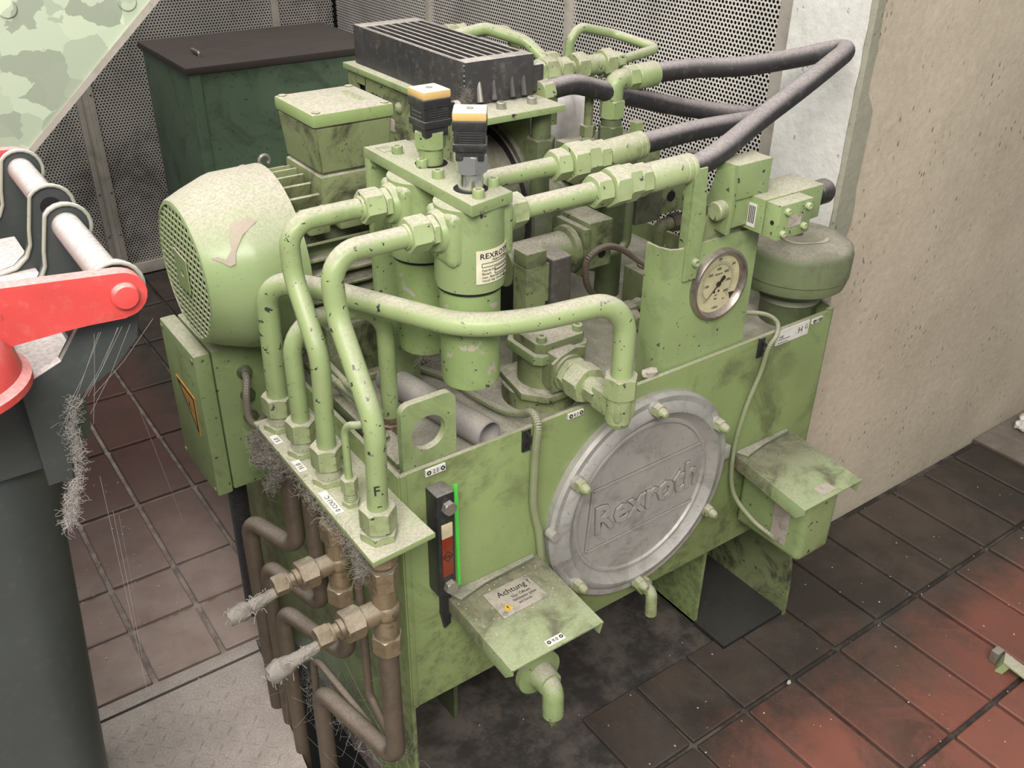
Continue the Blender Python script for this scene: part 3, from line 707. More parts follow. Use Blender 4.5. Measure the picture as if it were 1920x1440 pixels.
# ------------------------------------------------------------------ pipes running down into the pit
lab = {'.214': 'brown', }
for nm, y, zb, (fx, fy), rr, w_ in (('rearmost', .208, -.225, (-.084, .305), .0118, 1), ('second', .142, -.278, (-.081, .265), .0105, 1), ('third', .075, -.311, (-.088, .204), .0108, 1), ('foremost', -.042, -.388, (-.083, .114), .0118, 1)):
    z0 = {'rearmost': -.06, 'second': -.06, 'third': -.19, 'foremost': -.175}[nm]
    pts = [(XB, y, z0), (XB, y, zb), (fx, fy, zb), (fx-.002, fy+.0, -1.1)]
    t = pipe('dusty brown pipe looping into the floor pit, %s of the four below the bulkhead plate' % nm, pts, rr, .026, 'rusty_pipe')
t = pipe('thin brown pipe running down between the thicker pipes into the pit', [(XB, .022, -.05), (XB, .022, -.33), (-.04, -.04, -.42), (-.07, .16, -.37), (-.08, .18, -1.05)], .0052, .02, 'rusty_pipe', n=12)
def test_tee(y, zt, label, rr):
    t = Thing('test_tee', label, 'pipe fitting', (XB, y, zt), 'test tees below the bulkhead plate')
    b = B(); b.cyl((XB, y, zt-.045), (XB, y, zt+.045), rr*1.22); b.cyl((XB, y, zt), (XB-.034, y, zt), rr*1.15); b.ball((XB, y, zt), rr*1.55, 2); t.part('tee_body', b, 'brass')
    b = B(); b.hexn((XB, y, zt+.035), (XB, y, zt+.062), .018, .2); t.part('union_nut', b, 'brass')
    b = B(); b.hexn((XB, y, zt-.062), (XB, y, zt-.038), .018, .4); t.part('union_nut', b, 'brass')
    b = B(); b.cyl((XB, y, zt+.06), (XB, y, PZ-.004), rr); t.part('stub_pipe', b, 'rusty_pipe')
    x = XB-.03
    b = B(); b.hexn((x, y, zt), (x-.022, y, zt), .0185, .3); t.part('union_nut', b, 'brass')
    b = B(); b.lathe([(.011, .022), (.011, .027), (.0085, .028), (.0085, .033), (.0115, .034), (.0115, .037)], (x, y, zt), (-1, 0, 0), 24); b.hexn((x-.037, y, zt), (x-.053, y, zt), .0125, .1); t.part('test_coupling', b, 'brass')
    b = B(); pr = [(.006, .052), (.0062, .06), (.0068, .066)]; random.seed(int(zt*-1000))
    for k in range(8): pr.append((.0075+random.uniform(-.0007, .0007)+.0028*(k > 3), .068+.0052*k))
    pr += [(.0085, .111), (.007, .109), (.006, .098)]
    b.lathe(pr, (x, y, zt), (-1, -.05, -.12), 20)
    for v in b.bm.verts: v.co += Vector((random.uniform(-1, 1), random.uniform(-1, 1), random.uniform(-1, 1)))*.0009
    w_ = t.part('lint_wrapped_cap', b, 'lint')
    b = B()
    for k in range(46):
        h = random.uniform(.06, .113); a = random.uniform(0, 2*PI); rr2 = .013
        rr2 = .0095; p = Vector((x-h, y-.05*h+rr2*math.cos(a), zt-.12*h+rr2*math.sin(a))); q = p+Vector((random.uniform(-.01, .01), random.uniform(-.006, .006), random.uniform(-.012, .004)))
        b.tube([p, (p+q)/2+Vector((0, 0, .004)), q], .00035, .004, 4, False, 3)
    t.part('loose_fibres', b, 'web', w_, kind='stuff')
    return t
test_tee(.075, -.148, 'brass-brown tee with a lint-wrapped test cap, the upper and rear one', .0108)
test_tee(-.042, -.132, 'brass-brown tee with a lint-wrapped test cap, the lower and front one', .0118)

# ------------------------------------------------------------------ pressure filters on their bracket
t = Thing('filter_bracket', 'green bracket plate carrying the two pressure filters', 'bracket', (.1, .1, -.03))
b = B(); b.prism([(.078, -.024, .288), (.134, -.012, .288), (.134, .199, .288), (.080, .199, .288)], (0, 0, .012), .0012); t.part('top_plate', b, 'green')
b = B(); b.box(.080, .134, .187, .199, -.03, .289, .001); t.part('post', b, 'green')
for x, y in ((.1, .158), (.0985, .0665+.036), (.094, .0635), (.096, .012-.02), (.127, .012), (.127, .15)):
    b = B(); b.lathe([(.0062, .3), (.0062, .307), (.0055, .3085), (.003, .3085), (.0028, .304), (.0005, .304)], (x, y, 0), (0, 0, 1), 18); t.part('socket_screw', b, 'green')
b = B(); b.box(.0885, .1035, .168, .188, .2995, .3008, .0003, 1); t.part('number_tag', b, 'green_dirty')
def filt(y, label, labelplate):
    x = .103
    t = Thing('pressure_filter', label, 'filter', (x, y, .08))
    b = B(); b.lathe([(.027, .08), (.0315, .083), (.0325, .09), (.0325, .197), (.034, .199)], (x, y, 0), (0, 0, 1), 40); t.part('bowl', b, 'bowl')
    b = B(); b.lathe([(.034, .1985), (.0365, .200), (.037, .206), (.0362, .288)], (x, y, 0), (0, 0, 1), 40)
    b.box(.0645, .1435, y-.026, y+.026, .228, .2855, .010, 3)
    b.lathe([(.0235, 0), (.022, .012), (.0195, .016)], (.076, y, .2625), (-1, 0, 0), 28); b.lathe([(.0235, 0), (.022, .012), (.0195, .0155)], (.132, y, .2625), (1, 0, 0), 28)
    t.part('head', b, 'green')
    b = B(); b.ring((x, y, .1965), (0, 0, 1), .03, .0346, .002, 40); t.part('seal_ring', b, 'void')
    if labelplate:
        c = Vector((x, y)); rr = .0374
        th0, th1 = math.radians(-113), math.radians(-38)
        fn = lambda a, z, h: Vector((c.x+(rr+h)*math.cos(th0+a/rr), c.y+(rr+h)*math.sin(th0+a/rr), z))
        wd = (th1-th0)*rr; b = B(); n = 16
        b.quads([[fn(wd*i/n, .2115, .0), fn(wd*i/n, .2115, .0006), fn(wd*i/n, .2475, .0006), fn(wd*i/n, .2475, 0)] for i in range(n+1)]); lp = t.part('name_label', b, 'sticker')
        b = B(); f2 = lambda oz, ox=0: (lambda a, q, h: fn(a+ox, oz+q, .0006+h))
        b.text('REXROTH', .0082, (0, 0, 0), (1, 0, 0), (0, 1, 0), .0002, f2(.2385, .0035), 1.05, sx=1.08)
        b.text('REXROTH', .0082, (0, 0, 0), (1, 0, 0), (0, 1, 0), .0002, f2(.2387, .0038), 1.05, sx=1.08)
        for i, (txt, oz) in enumerate((('Fabrik-Nr.', .2248), ('Bauart', .2212), ('max. Betriebsdruck bar', .2172), ('Ventil der Druckstufe', .2135))):
            b.text(txt, .0036, (0, 0, 0), (1, 0, 0), (0, 1, 0), .0002, f2(oz, .006), 1, sx=1.1)
        b.text('Made in Germany', .0032, (0, 0, 0), (1, 0, 0), (0, 1, 0), .0002, f2(.2352, .0175), 1)
        def rc(a0, a1, z0, z1, w_=.0003):
            k = 10
            for za in (z0, z1): b.quads([[fn(a0+(a1-a0)*i/k, za-w_, .0006), fn(a0+(a1-a0)*i/k, za+w_, .0006), fn(a0+(a1-a0)*i/k, za+w_, .0008), fn(a0+(a1-a0)*i/k, za-w_, .0008)] for i in range(k+1)])
            for aa in (a0, a1): b.quads([[fn(aa-w_, z, .0006), fn(aa+w_, z, .0006), fn(aa+w_, z, .0008), fn(aa-w_, z, .0008)] for z in (z0, z1)])
        rc(.006, .045, .2295, .2335); rc(.021, .044, .2245, .228); rc(.021, .044, .2205, .224); rc(.036, .046, .2125, .2185)
        t.part('label_print', b, 'ink', lp)
    return t
filt(.02, 'green pressure filter with a cream name label, nearer the camera', True)
filt(.115, 'green pressure filter without label, behind the labelled one', False)
def connector(x, y, yaw, label, metal, gland_):
    t = Thing('clogging_indicator', label, 'indicator', (x, y, .3), 'indicators with plug connectors on the filters')
    b = B(); b.rod((x, y, .296), (x, y, .324), .0128); t.part('stem', b, metal)
    b = B(); b.lathe([(.006, .2998), (.0175, .2998), (.0175, .3004), (.006, .3004)], (x, y, 0), (0, 0, 1), 28); t.part('recess', b, 'void')
    b = B(); b.hexn((x, y, .318), (x, y, .336), .0172, yaw+.3); t.part('hex_body', b, metal)
    Rz = Matrix.Rotation(yaw, 4, 'Z'); 
    def bx(b, *a, **k): b.box(a[0], a[1], a[2], a[3], a[4], a[5], *a[6:], rot=Rz, piv=(0, 0, 0)) if False else b.box(*a, **k)
    def put(b): 
        bmesh.ops.rotate(b.bm, verts=b.bm.verts, cent=(0, 0, 0), matrix=Rz); bmesh.ops.translate(b.bm, verts=b.bm.verts, vec=(x, y, 0)); return b
    b = B(); s = .0165
    b.box(-s*.84, s*.84, -s*.84, s*.84, .331, .342, .002); b.box(-s, s, -s, s, .341, .349, .002); b.box(-s*.93, s*.93, -s*.93, s*.93, .348, .362, .0015); b.box(-s, s, -s, s, .361, .3705, .0015)
    for k in range(5): b.box(-s*.6, s*.75, -s*.965, -s*.9, .3495+.0024*k, .3505+.0024*k)
    for k in range(2): b.box(-s*.97, -s*.9, -s*.6, s*.6, .351+.004*k, .353+.004*k)
    if gland_:
        b.box(s*.9, s*1.5, -s*.7, s*.7, .342, .364, .003)
    pb = t.part('plug_body', put(b), 'black_plastic')
    if gland_:
        b = B(); b.cyl((s*1.5, 0, .353), (s*2.1, 0, .353), .0085); t.part('cable_gland', put(b), 'plate_steel', pb)
    b = B(); b.box(-s, s, -s, s, .3705, .379, .0025); t.part('amber_cap', put(b), 'amber')
    b = B(); b.lathe([(.0035, .379), (.0035, .3798), (.0015, .3802), (.0005, .379)], (0, 0, 0), (0, 0, 1), 14); t.part('centre_screw', put(b), 'steel')
    if not metal == 'chrome': pass
connector(.113, .108, 0.0, 'plug connector with amber cap on the rear filter, green stem below', 'green', True)
connector(.104, .018, -.62, 'plug connector with amber cap on the front filter, bright metal stem below', 'chrome', False)
# outlet pipes and hoses
def chain(t, x, y, z, items, m='nut_light'):
    for L, rc, kind in items:
        b = B()
        if kind == 'h': b.hexn((x, y, z), (x+L, y, z), rc, random.uniform(0, .5)); t.part('hex_fitting', b, m)
        elif kind == 'c': b.cyl((x, y, z), (x+L, y, z), rc); t.part('neck', b, m)
        x += L
    return x
Z = .265
t = Thing('outlet_pipe', 'straight green pipe from the front filter to the near hose', 'pipe', (.15, .02, Z))
b = B(); b.hexn((.1475, .02, Z), (.167, .02, Z), .019, .3); t.part('union_nut', b, 'nut')
b = B(); b.cyl((.146, .02, Z), (.272, .02, Z), .0112); t.part('tube', b, 'green_pipe')
b = B(); b.hexn((.263, .02, Z), (.283, .02, Z), .019, .2); t.part('union_nut', b, 'nut_light')
chain(t, .285, .02, Z, [(.021, .0235, 'h')])
t = Thing('outlet_pipe', 'straight green pipe from the rear filter to the far hose', 'pipe', (.15, .115, Z))
b = B(); b.hexn((.1475, .115, Z), (.167, .115, Z), .019, .3); t.part('union_nut', b, 'nut')
b = B(); b.cyl((.146, .115, Z), (.29, .115, Z), .0112); t.part('tube', b, 'green_pipe')
b = B(); b.hexn((.281, .115, Z), (.301, .115, Z), .019, .2); t.part('union_nut', b, 'nut_light')
chain(t, .303, .115, Z, [(.022, .0235, 'h')])
def ferrule(t, p0, p1, rr, m):
    b = B(); L = (Vector(p1)-Vector(p0)).length
    b.lathe([(rr*.88, 0), (rr, .003), (rr, L*.72), (rr*.97, L*.73), (rr*.97, L*.76), (rr, L*.77), (rr, L*.86), (rr*.97, L*.87), (rr*.97, L*.9), (rr, L*.91), (rr, L-.002), (rr*.9, L)], p0, Vector(p1)-Vector(p0), 28); t.part('ferrule', b, m)
def hose(label, pts, rr):
    t = Thing('hydraulic_hose', label, 'hose', pts[0]); P = spline(pts, 9); b = B()
    rings = []; t0 = (P[1]-P[0]).normalized(); x, y = frame(t0); prev = t0
    for i, p in enumerate(P):
        tg = (P[min(i+1, len(P)-1)]-P[max(i-1, 0)]).normalized(); q = prev.rotation_difference(tg); x = q @ x; x = (x-tg*x.dot(tg)).normalized(); yy = tg.cross(x); prev = tg
        rings.append([p+x*(rr*math.cos(2*PI*k/20))+yy*(rr*math.sin(2*PI*k/20)) for k in range(20)])
    b.quads(rings); t.part('rubber_hose', b, 'rubber', sharp=60); return t
t = hose('long black hose looping out to the concrete wall corner and back', [(.40, .02, .266), (.43, .02, .267), (.47, .024, .276), (.568, .055, .2915), (.65, .064, .3175), (.73, .081, .337), (.773, .095, .3445), (.788, .112, .344), (.777, .133, .338), (.75, .15, .331), (.685, .19, .319), (.62, .23, .316), (.56, .25, .312), (.53, .25, .311)], .0137)
x = chain(t, .306, .02, Z, [(.001, .014, 'c'), (.0185, .0215, 'h'), (.001, .014, 'c'), (.0155, .0195, 'h'), (.003, .014, 'c')])
ferrule(t, (x, .02, Z), (.415, .02, Z+.0008), .0172, 'nut_light')
ferrule(t, (.528, .25, .311), (.566, .25, .312), .0175, 'green')
b = B(); b.hexn((.51, .25, .311), (.527, .25, .311), .0175, .2); t.part('union_nut', b, 'green')
t = hose('fluffy dusty black hose looping from the rear filter back to the cooler', [(.40, .115, .268), (.44, .115, .269), (.52, .115, .271), (.60, .117, .268), (.655, .13, .262), (.69, .16, .254), (.69, .195, .249), (.655, .23, .252), (.60, .25, .263), (.52, .252, .286), (.46, .251, .304), (.42, .25, .315), (.385, .25, .314), (.365, .25, .312)], .0132)
x = chain(t, .325, .115, Z, [(.001, .014, 'c'), (.0185, .0215, 'h'), (.001, .014, 'c'), (.0155, .0195, 'h'), (.003, .014, 'c')])
ferrule(t, (x, .115, Z), (.424, .115, Z+.003), .0172, 'nut')
b = B(); b.hexn((.362, .25, .311), (.38, .25, .312), .0165, .2); t.part('union_nut', b, 'nut')

# ------------------------------------------------------------------ electric motor
ym, zm = .344, .138
t = Thing('electric_motor', 'green electric motor with fan cowl, cooling fins and terminal box', 'motor', (.08, ym, -.03))
b = B(); b.lathe([(.083, -.1), (.0875, -.099), (.0895, -.0965), (.0975, -.078), (.1065, -.0535), (.1085, -.048), (.1105, -.04), (.1118, .018), (.1095, .018), (.108, -.04), (.1, -.06), (.085, -.094), (.083, -.096), (.083, -.1)], (0, ym, zm), (1, 0, 0), 72, False); cw = t.part('fan_cowl', b, 'cowl')
b = B(); rg = .0835; p = .0088
k = int(rg/p)
for i in range(-k, k+1):
    z = i*p; hw = math.sqrt(max(0, rg*rg-z*z)); b.box(-.0995, -.0975, ym-hw, ym+hw, zm+z-.0008, zm+z+.0008)
    zz = z+p/2; off = p*.67 if i % 2 else 0
    y = -rg+off
    while y < rg:
        if y*y+zz*zz < rg*rg*.96: b.box(-.0993, -.0977, ym+y-.0007, ym+y+.0007, zm+zz-p/2, zm+zz+p/2)
        y += p*1.35
t.part('fan_grille', b, 'cowl', cw, kind='stuff')
b = B(); b.lathe([(.084, -.085), (.001, -.085)], (0, ym, zm), (1, 0, 0), 40); t.part('dark_interior', b, 'void', cw)
b = B(); o_ = [V(-.1005, ym+a, zm+c) for a, c in ((.022, .026), (.006, .024), (-.012, .023), (-.020, .022), (-.019, .0), (-.018, -.022), (.0, -.023), (.023, -.024), (.0225, .0))]; h_ = [V(-.1005, ym+.005*math.cos(math.atan2(q.z-zm, q.y-ym)), zm+.005*math.sin(math.atan2(q.z-zm, q.y-ym))) for q in o_]; b.plate_hole(o_, h_, (-.0015, 0, 0)); t.part('centre_plate', b, 'cowl', cw)
for a in (62, 180, 300):
    a = math.radians(a); b = B(); b.lathe([(.006, 0), (.006, .002), (.003, .004), (.0005, .0042)], (.008, ym-.110*math.cos(a)*-1 if False else ym+.1095*math.cos(a), zm+.1095*math.sin(a)), (0, math.cos(a), math.sin(a)), 14); t.part('cowl_screw', b, 'cowl', cw)
b = B(); o_ = B()
def patch(cen_a, cen_x, pts, rr=.1107):
    b = B(); vs = [b.bm.verts.new((px, ym+rr*math.cos(pa), zm+rr*math.sin(pa))) for px, pa in pts]; b.bm.faces.new(vs); return b
b = B(); b.lathe([(.078, .0), (.078, .2), (.07, .2)], (0, ym, zm), (1, 0, 0), 48); t.part('stator_housing', b, 'green_dirty')
fm = None
for k in range(32):
    a = 2*PI*k/32
    if math.sin(a) < -.8: continue
    xe_ = .058 if math.sin(a) > .9 else .195
    ca, sa = math.cos(a), math.sin(a)
    b = B(); rad = Vector((0, ca, sa)); tg = Vector((0, -sa, ca))*.0016
    o0 = Vector((0, ym, zm)); 
    q = [o0+V(.012, 0, 0)+rad*.076, o0+V(xe_, 0, 0)+rad*.076, o0+V(xe_, 0, 0)+rad*.1025, o0+V(.019, 0, 0)+rad*.1025, o0+V(.012, 0, 0)+rad*.095]
    b.prism([v-tg for v in q], tg*2, .0004); t.part('cooling_fin', b, 'green_dirty')
b = B(); b.lathe([(.078, .195), (.103, .197), (.103, .215), (.094, .222), (.05, .222)], (0, ym, zm), (1, 0, 0), 48); t.part('end_shield', b, 'green_dirty')
b = B(); b.box(.04, .17, ym-.085, ym-.06, -.03, .055, .004); b.box(.04, .17, ym+.06, ym+.085, -.03, .055, .004); b.box(.03, .18, ym-.1, ym+.1, -.03, -.02, .003); t.part('mounting_foot', b, 'green_dirty')
for x0, x1 in ((.022, .05), (.062, .10), (.112, .155)):
    b = B(); b.box(x0, x1, .238, .27, .192, .216, .004); b.cyl((x1+.004, .242, .21), (x1+.004, .27, .21), .006, n=12); t.part('clamp_lug', b, 'green_dirty')
b = B(); b.box(.06, .159, .278, .382, .2, .2455, .005); b.box(.063, .19, .288, .372, .19, .225, .008); t.part('terminal_base', b, 'green_dirty')
b = B(); lo = [(.0625, .281), (.156, .281), (.156, .379), (.0625, .379)]; hi = [(.0565, .275), (.1595, .275), (.1595, .381), (.0565, .381)]
b.quads([[V(x, y, .247) for x, y in lo], [V(x, y, .306) for x, y in hi]]); bmesh.ops.bevel(b.bm, geom=list(b.bm.edges), offset=.003, segments=2, affect='EDGES'); tb = t.part('terminal_box', b, 'green_dirty')
b = B(); b.box(.0545, .1615, .273, .383, .3055, .3215, .004, 2); ld = t.part('terminal_lid', b, 'lid')
b = B(); b.text('SIEMENS', .015, (.132, .36, .3214), (0, -1, 0), (1, 0, 0), .0006); t.part('raised_lettering', b, 'lid', ld)
for x, y in ((.063, .281), (.153, .281), (.063, .375), (.153, .375)):
    b = B(); b.lathe([(.005, .3216), (.0052, .3226), (.0015, .3232)], (x, y, 0), (0, 0, 1), 12); t.part('lid_screw', b, 'green_dirty', ld)
b = B(); b.tube([V(.026+.0065*math.cos(a*PI/8), ym+.02, zm+.112+.0065*math.sin(a*PI/8)) for a in range(-2, 11)], .0022, 0, 10); t.part('lifting_eye', b, 'steel')
b = B(); pts = [(-.059, 132.8), (-.035, 133.4), (-.03, 136.2), (-.051, 142.5), (-.063, 151), (-.067, 158.4), (-.073, 159.2), (-.081, 155.1), (-.09, 151), (-.082, 151.2), (-.075, 154.3), (-.067, 148.9), (-.065, 141)]
def cowl_r(x): return .1098+.0002*(x+.04)/.058*10 if x > -.04 else (.1105 if x > -.045 else .1065+(.1105-.1065)*(x+.0535)/.0135 if x > -.0535 else .0975+(.1065-.0975)*(x+.078)/.0245 if x > -.078 else .0895+(.0975-.0895)*(x+.0965)/.0185)
cpt = lambda x, a, h: V(x, ym+(cowl_r(x)+h)*math.cos(math.radians(a)), zm+(cowl_r(x)+h)*math.sin(math.radians(a)))
top = [b.bm.verts.new(cpt(x, a, .0022)) for x, a in pts]; fc = b.bm.faces.new(top); bmesh.ops.triangulate(b.bm, faces=[fc]); t.part('worn_patch', b, 'worn', cw, label='bare brown worn patch in the paint')
# paint-worn patch on the cowl
b = B(); a0 = math.radians(128)
# ------------------------------------------------------------------ bell housing, cooler, pump
t = Thing('bell_housing', 'grey-green round bell housing with black inner ring behind the filters', 'bell housing', (.3, ym, -.03))
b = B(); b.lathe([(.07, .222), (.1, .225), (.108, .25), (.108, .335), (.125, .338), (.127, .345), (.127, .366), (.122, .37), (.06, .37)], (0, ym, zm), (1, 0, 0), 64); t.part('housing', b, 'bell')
b = B(); b.ring((.337, ym, zm), (-1, 0, 0), .108, .119, .003, 64); t.part('inner_ring', b, 'rubber')
b = B(); b.box(.31, .36, ym-.06, ym+.06, -.03, .04, .004); t.part('support_foot', b, 'oily')  # shade below the pump put into the black colour
t = Thing('oil_cooler', 'black finned oil cooler block on top of its green housing', 'cooler', (.3, .38, .3))
c0, c1, d0, d1, e0, e1 = .25, .352, .25, .545, .309, .362
b = B(); b.box(c0, c0+.004, d0+.02, d1-.025, e0, e1-.001); b.box(c1-.004, c1, d0+.02, d1-.025, e0, e1-.001); b.box(c0+.004, c1-.004, d0+.02, d1-.025, e0, e0+.02)
t.part('side_plate', b, 'black_metal')
b = B(); b.box(c0-.0008, c1+.001, d0, d0+.022, e0, e1, .0015); t.part('end_tank', b, 'black_metal')
b = B(); b.box(c0-.0008, c1+.001, d1-.027, d1, e0, e1, .0015); t.part('end_tank', b, 'black_metal')
nb = 8
for k in range(nb):
    x = c0+.003+(c1-c0-.006)*k/(nb-1); b = B(); b.box(x-.0016, x+.0016, d0+.021, d1-.026, e0+.01, e1, .0005, 1); t.part('cooling_tube', b, 'black_metal')
b = B()
for k in range(nb-1):
    x0 = c0+.0046+(c1-c0-.006)*k/(nb-1); x1 = c0+.0014+(c1-c0-.006)*(k+1)/(nb-1); y = d0+.023
    while y < d1-.03:
        b.box(x0, x1, y, y+.0009, e0+.02, e1-.004); y += .0042
t.part('corrugated_fins', b, 'black_metal', kind='stuff')
for k in range(7):
    b = B(); b.ball((c0+.0015+random.uniform(-.001, .001), d0+.0025, e0+.012+.006*k), .0035, 1, (1, .7, .6)); t.part('weld_bead', b, 'black_metal')
for x in (.268, .29, .318, .336):
    b = B(); b.cyl((x, d0-.004, e0+.004), (x+.002, d0+.003, e0+.028), .0045, .003, 10); t.part('weld_lug', b, 'steel' if x == .268 else 'black_metal')
b = B(); b.box(.236, .362, .194, .56, .3, .3085, .0012); fl = t.part('mounting_flange', b, 'green')
for x in (.283, .33):
    b = B(); b.lathe([(.0062, .3085), (.0062, .316), (.0052, .317), (.003, .317), (.003, .312), (.0005, .312)], (x, .222, 0), (0, 0, 1), 18); t.part('socket_screw', b, 'steel', fl)
b = B(); b.box(.241, .247, .255, .502, .2, .3); b.box(.241, .247, .53, .555, .2, .3); b.box(.241, .247, .5, .531, .285, .3); b.box(.241, .247, .5, .531, .2, .222); b.box(.247, .35, .55, .555, .2, .3); b.box(.344, .35, .25, .555, .2, .3); t.part('fan_shroud', b, 'green_dirty')
b = B(); b.box(.25, .252, .49, .54, .21, .295); t.part('dark_opening', b, 'void')
b = B()
for k in range(6): b.lathe([(.003, 0), (.003, .003), (.001, .004)], (.241, .478-.0095*k, .278-.0006*k), (-1, 0, 0), 10)
for k in range(6): b.box(.2405, .2412, .4755-.0095*k, .4805-.0095*k, .258, .274)
t.part('vent_slots', b, 'ink')
b = B(); b.box(.2395, .2412, .42, .49, .238, .255); t.part('rating_plate', b, 'plate_steel')
b = B(); b.lathe([(.008, 0), (.008, .002), (.004, .006), (.001, .0065)], (.241, .405, .275), (-1, 0, 0), 16); t.part('knob', b, 'green_dirty')
b = B(); b.hexn((.348, .225, .225), (.348, .225, .262), .02, .2); b.cyl((.348, .225, .18), (.348, .225, .3), .013); t.part('support_bolt', b, 'green_shaded')
CZ = .108
t = Thing('suction_line', 'fat dusty grey-green cylinder lying behind the filters below the near outlet pipe', 'cylinder', (.36, .2, .1))
b = B(); b.cyl((.27, .2, CZ), (.372, .2, CZ), .027, n=32); t.part('barrel', b, 'green_dirty')
b = B(); b.lathe([(.029, 0), (.0335, .002), (.0335, .011), (.031, .013)], (.371, .2, CZ), (1, 0, 0), 32); t.part('end_flange', b, 'green_dirty')
b = B(); b.box(.386, .396, .17, .235, CZ-.035, CZ+.035, .002); b.box(.398, .44, .175, .235, CZ-.028, CZ+.04, .003); t.part('connection_block', b, 'green_dirty')
b = B(); b.lathe([(.0065, 0), (.0065, .001), (.0005, .001)], (.422, .1752, CZ-.008), (0, -1, 0), 18); t.part('bolt_hole', b, 'void')
t = Thing('gear_pump', 'dusty grey-green pump body on the bell housing axis', 'pump', (.42, ym, zm))
b = B(); b.lathe([(.05, .37), (.062, .372), (.062, .385), (.056, .388), (.056, .462), (.06, .464), (.06, .478), (.03, .48)], (0, ym, zm-.03), (1, 0, 0), 40); t.part('pump_body', b, 'green_dirty')
t = Thing('port_block', 'dark grimy port block with bolt hole, behind the near hose end', 'valve block', (.66, .3, .1))
b = B(); b.box(.6, .655, .3, .35, .06, .135, .003); t.part('block', b, 'bell')
b = B(); b.box(.656, .735, .302, .35, .066, .13, .003); t.part('block', b, 'green_dirty')
b = B(); b.lathe([(.009, 0), (.009, .001), (.0005, .001)], (.676, .302, .095), (0, -1, 0), 18); t.part('bolt_hole', b, 'void')
# elbow column carrying the long hose
t = Thing('elbow_fitting', 'green elbow fitting standing upright, long hose screwed to its top', 'pipe fitting', (.49, .25, .2))
b = B(); b.tube([(.49, .25, .285), (.49, .25, .311), (.512, .25, .311)], .0145, .012, 20); t.part('elbow', b, 'green')
b = B(); b.hexn((.49, .25, .262), (.49, .25, .286), .0182, .5); t.part('union_nut', b, 'green')
b = B(); b.cyl((.49, .25, .25), (.49, .25, .264), .0145); t.part('collar', b, 'green_shaded')
b = B(); b.hexn((.49, .25, .215), (.49, .25, .251), .0185, .5); t.part('adapter', b, 'green_shaded')
b = B(); b.box(.455, .578, .235, .33, .16, .216, .004); t.part('valve_block', b, 'green_dirty')
b = B(); b.lathe([(.0105, .216), (.0105, .224), (.006, .225), (.006, .221), (.0005, .221)], (.53, .262, 0), (0, 0, 1), 20); t.part('socket_screw', b, 'black_plastic')
b = B(); b.hexn((.556, .268, .216), (.556, .268, .242), .011, .3); t.part('plug', b, 'green')
b = B(); b.hexn((.437, .235, .215), (.437, .235, .243), .0105, .3); t.part('plug', b, 'green_shaded')
b = B(); b.cyl((.465, .27, .215), (.465, .27, .32), .0062); b.hexn((.465, .27, .235), (.465, .27, .25), .0115); b.cyl((.465, .27, .216), (.465, .27, .236), .008); t.part('rod', b, 'green_dirty')
b = B(); b.cyl((.53, .28, -.03), (.53, .28, .16), .02); t.part('column', b, 'green_shaded')
# cooler connection line with U-bend
t = Thing('cooler_line', 'dusty fitting chain and U-bent pipe leaving the cooler end', 'pipe', (.36, .27, .332))
yk, zk = .27, .331
b = B(); b.box(.352, .372, yk-.017, yk+.017, zk-.018, zk+.016, .003); t.part('port_block', b, 'black_metal')
x = .372
for L, rc, kind in ((.008, .0175, 'h'), (.02, .0195, 'h'), (.007, .0135, 'c'), (.017, .016, 'h'), (.008, .0095, 'c'), (.019, .0195, 'h'), (.03, .0135, 'c'), (.018, .0195, 'h'), (.007, .011, 'c'), (.013, .0125, 'h')):
    b = B()
    if kind == 'h': b.hexn((x, yk, zk), (x+L, yk, zk), rc, random.uniform(0, .5)); t.part('hex_fitting', b, 'nut')
    else: b.cyl((x, yk, zk), (x+L, yk, zk), rc); t.part('sleeve', b, 'nut')
    x += L
b = B(); b.tube([(x-.004, yk, zk), (.60, .285, .336), (.585, .36, .345), (.515, .36, .362), (.5, .36, .345), (.497, .36, .31)], .0068, [.012, .02, .02, .012], 14); t.part('tube', b, 'green_pipe')
t = pipe('green pipe arching over from the far side of the cooler to the U-bend nuts', [(.35, .44, .352), (.40, .43, .36), (.45, .40, .342), (.47, .36, .31), (.47, .36, .23)], .0085, .03)
b = B(); b.hexn((.462, .37, .318), (.482, .37, .318), .0135); t.part('union_nut', b, 'nut')
t = pipe('short green pipe bend at the rear corner of the cooler', [(.353, .46, .35), (.42, .455, .352), (.465, .45, .345), (.468, .45, .27)], .0085, .025)
b = B(); b.hexn((.352, .46, .35), (.368, .46, .35), .0155); t.part('union_nut', b, 'nut')
b = B(); b.hexn((.371, .459, .35), (.385, .4585, .351), .0135, .4); t.part('union_nut', b, 'nut')

# ------------------------------------------------------------------ return filter on the tank front edge
t = Thing('return_filter', 'green return filter with square bolted cap near the tank front edge', 'filter', (.258, .085, -.03))
cx2, cy2 = .258, .084
b = B(); b.lathe([(.05, -.03), (.05, -.008), (.045, -.006), (.03, -.005)], (cx2, cy2+.01, 0), (0, 0, 1), 40); t.part('base', b, 'green_dirty')
b = B(); b.prism([(cx2-.052, cy2-.02, -.007), (cx2-.03, cy2-.048, -.007), (cx2+.04, cy2-.048, -.007), (cx2+.05, cy2-.03, -.007), (cx2+.05, cy2+.05, -.007), (cx2-.04, cy2+.05, -.007)], (0, 0, .009), .0015); t.part('flange', b, 'green_dirty')
b = B(); b.lathe([(.036, 0), (.036, .05)], (cx2, cy2, 0), (0, 0, 1), 40); b.box(.233, .273, .032, .07, .008, .06, .006); t.part('body', b, 'green_dirty')
def oct(x0, x1, y0, y1, c, z): return [V(x0+c, y0, z), V(x1-c, y0, z), V(x1, y0+c, z), V(x1, y1-c, z), V(x1-c, y1, z), V(x0+c, y1, z), V(x0, y1-c, z), V(x0, y0+c, z)]
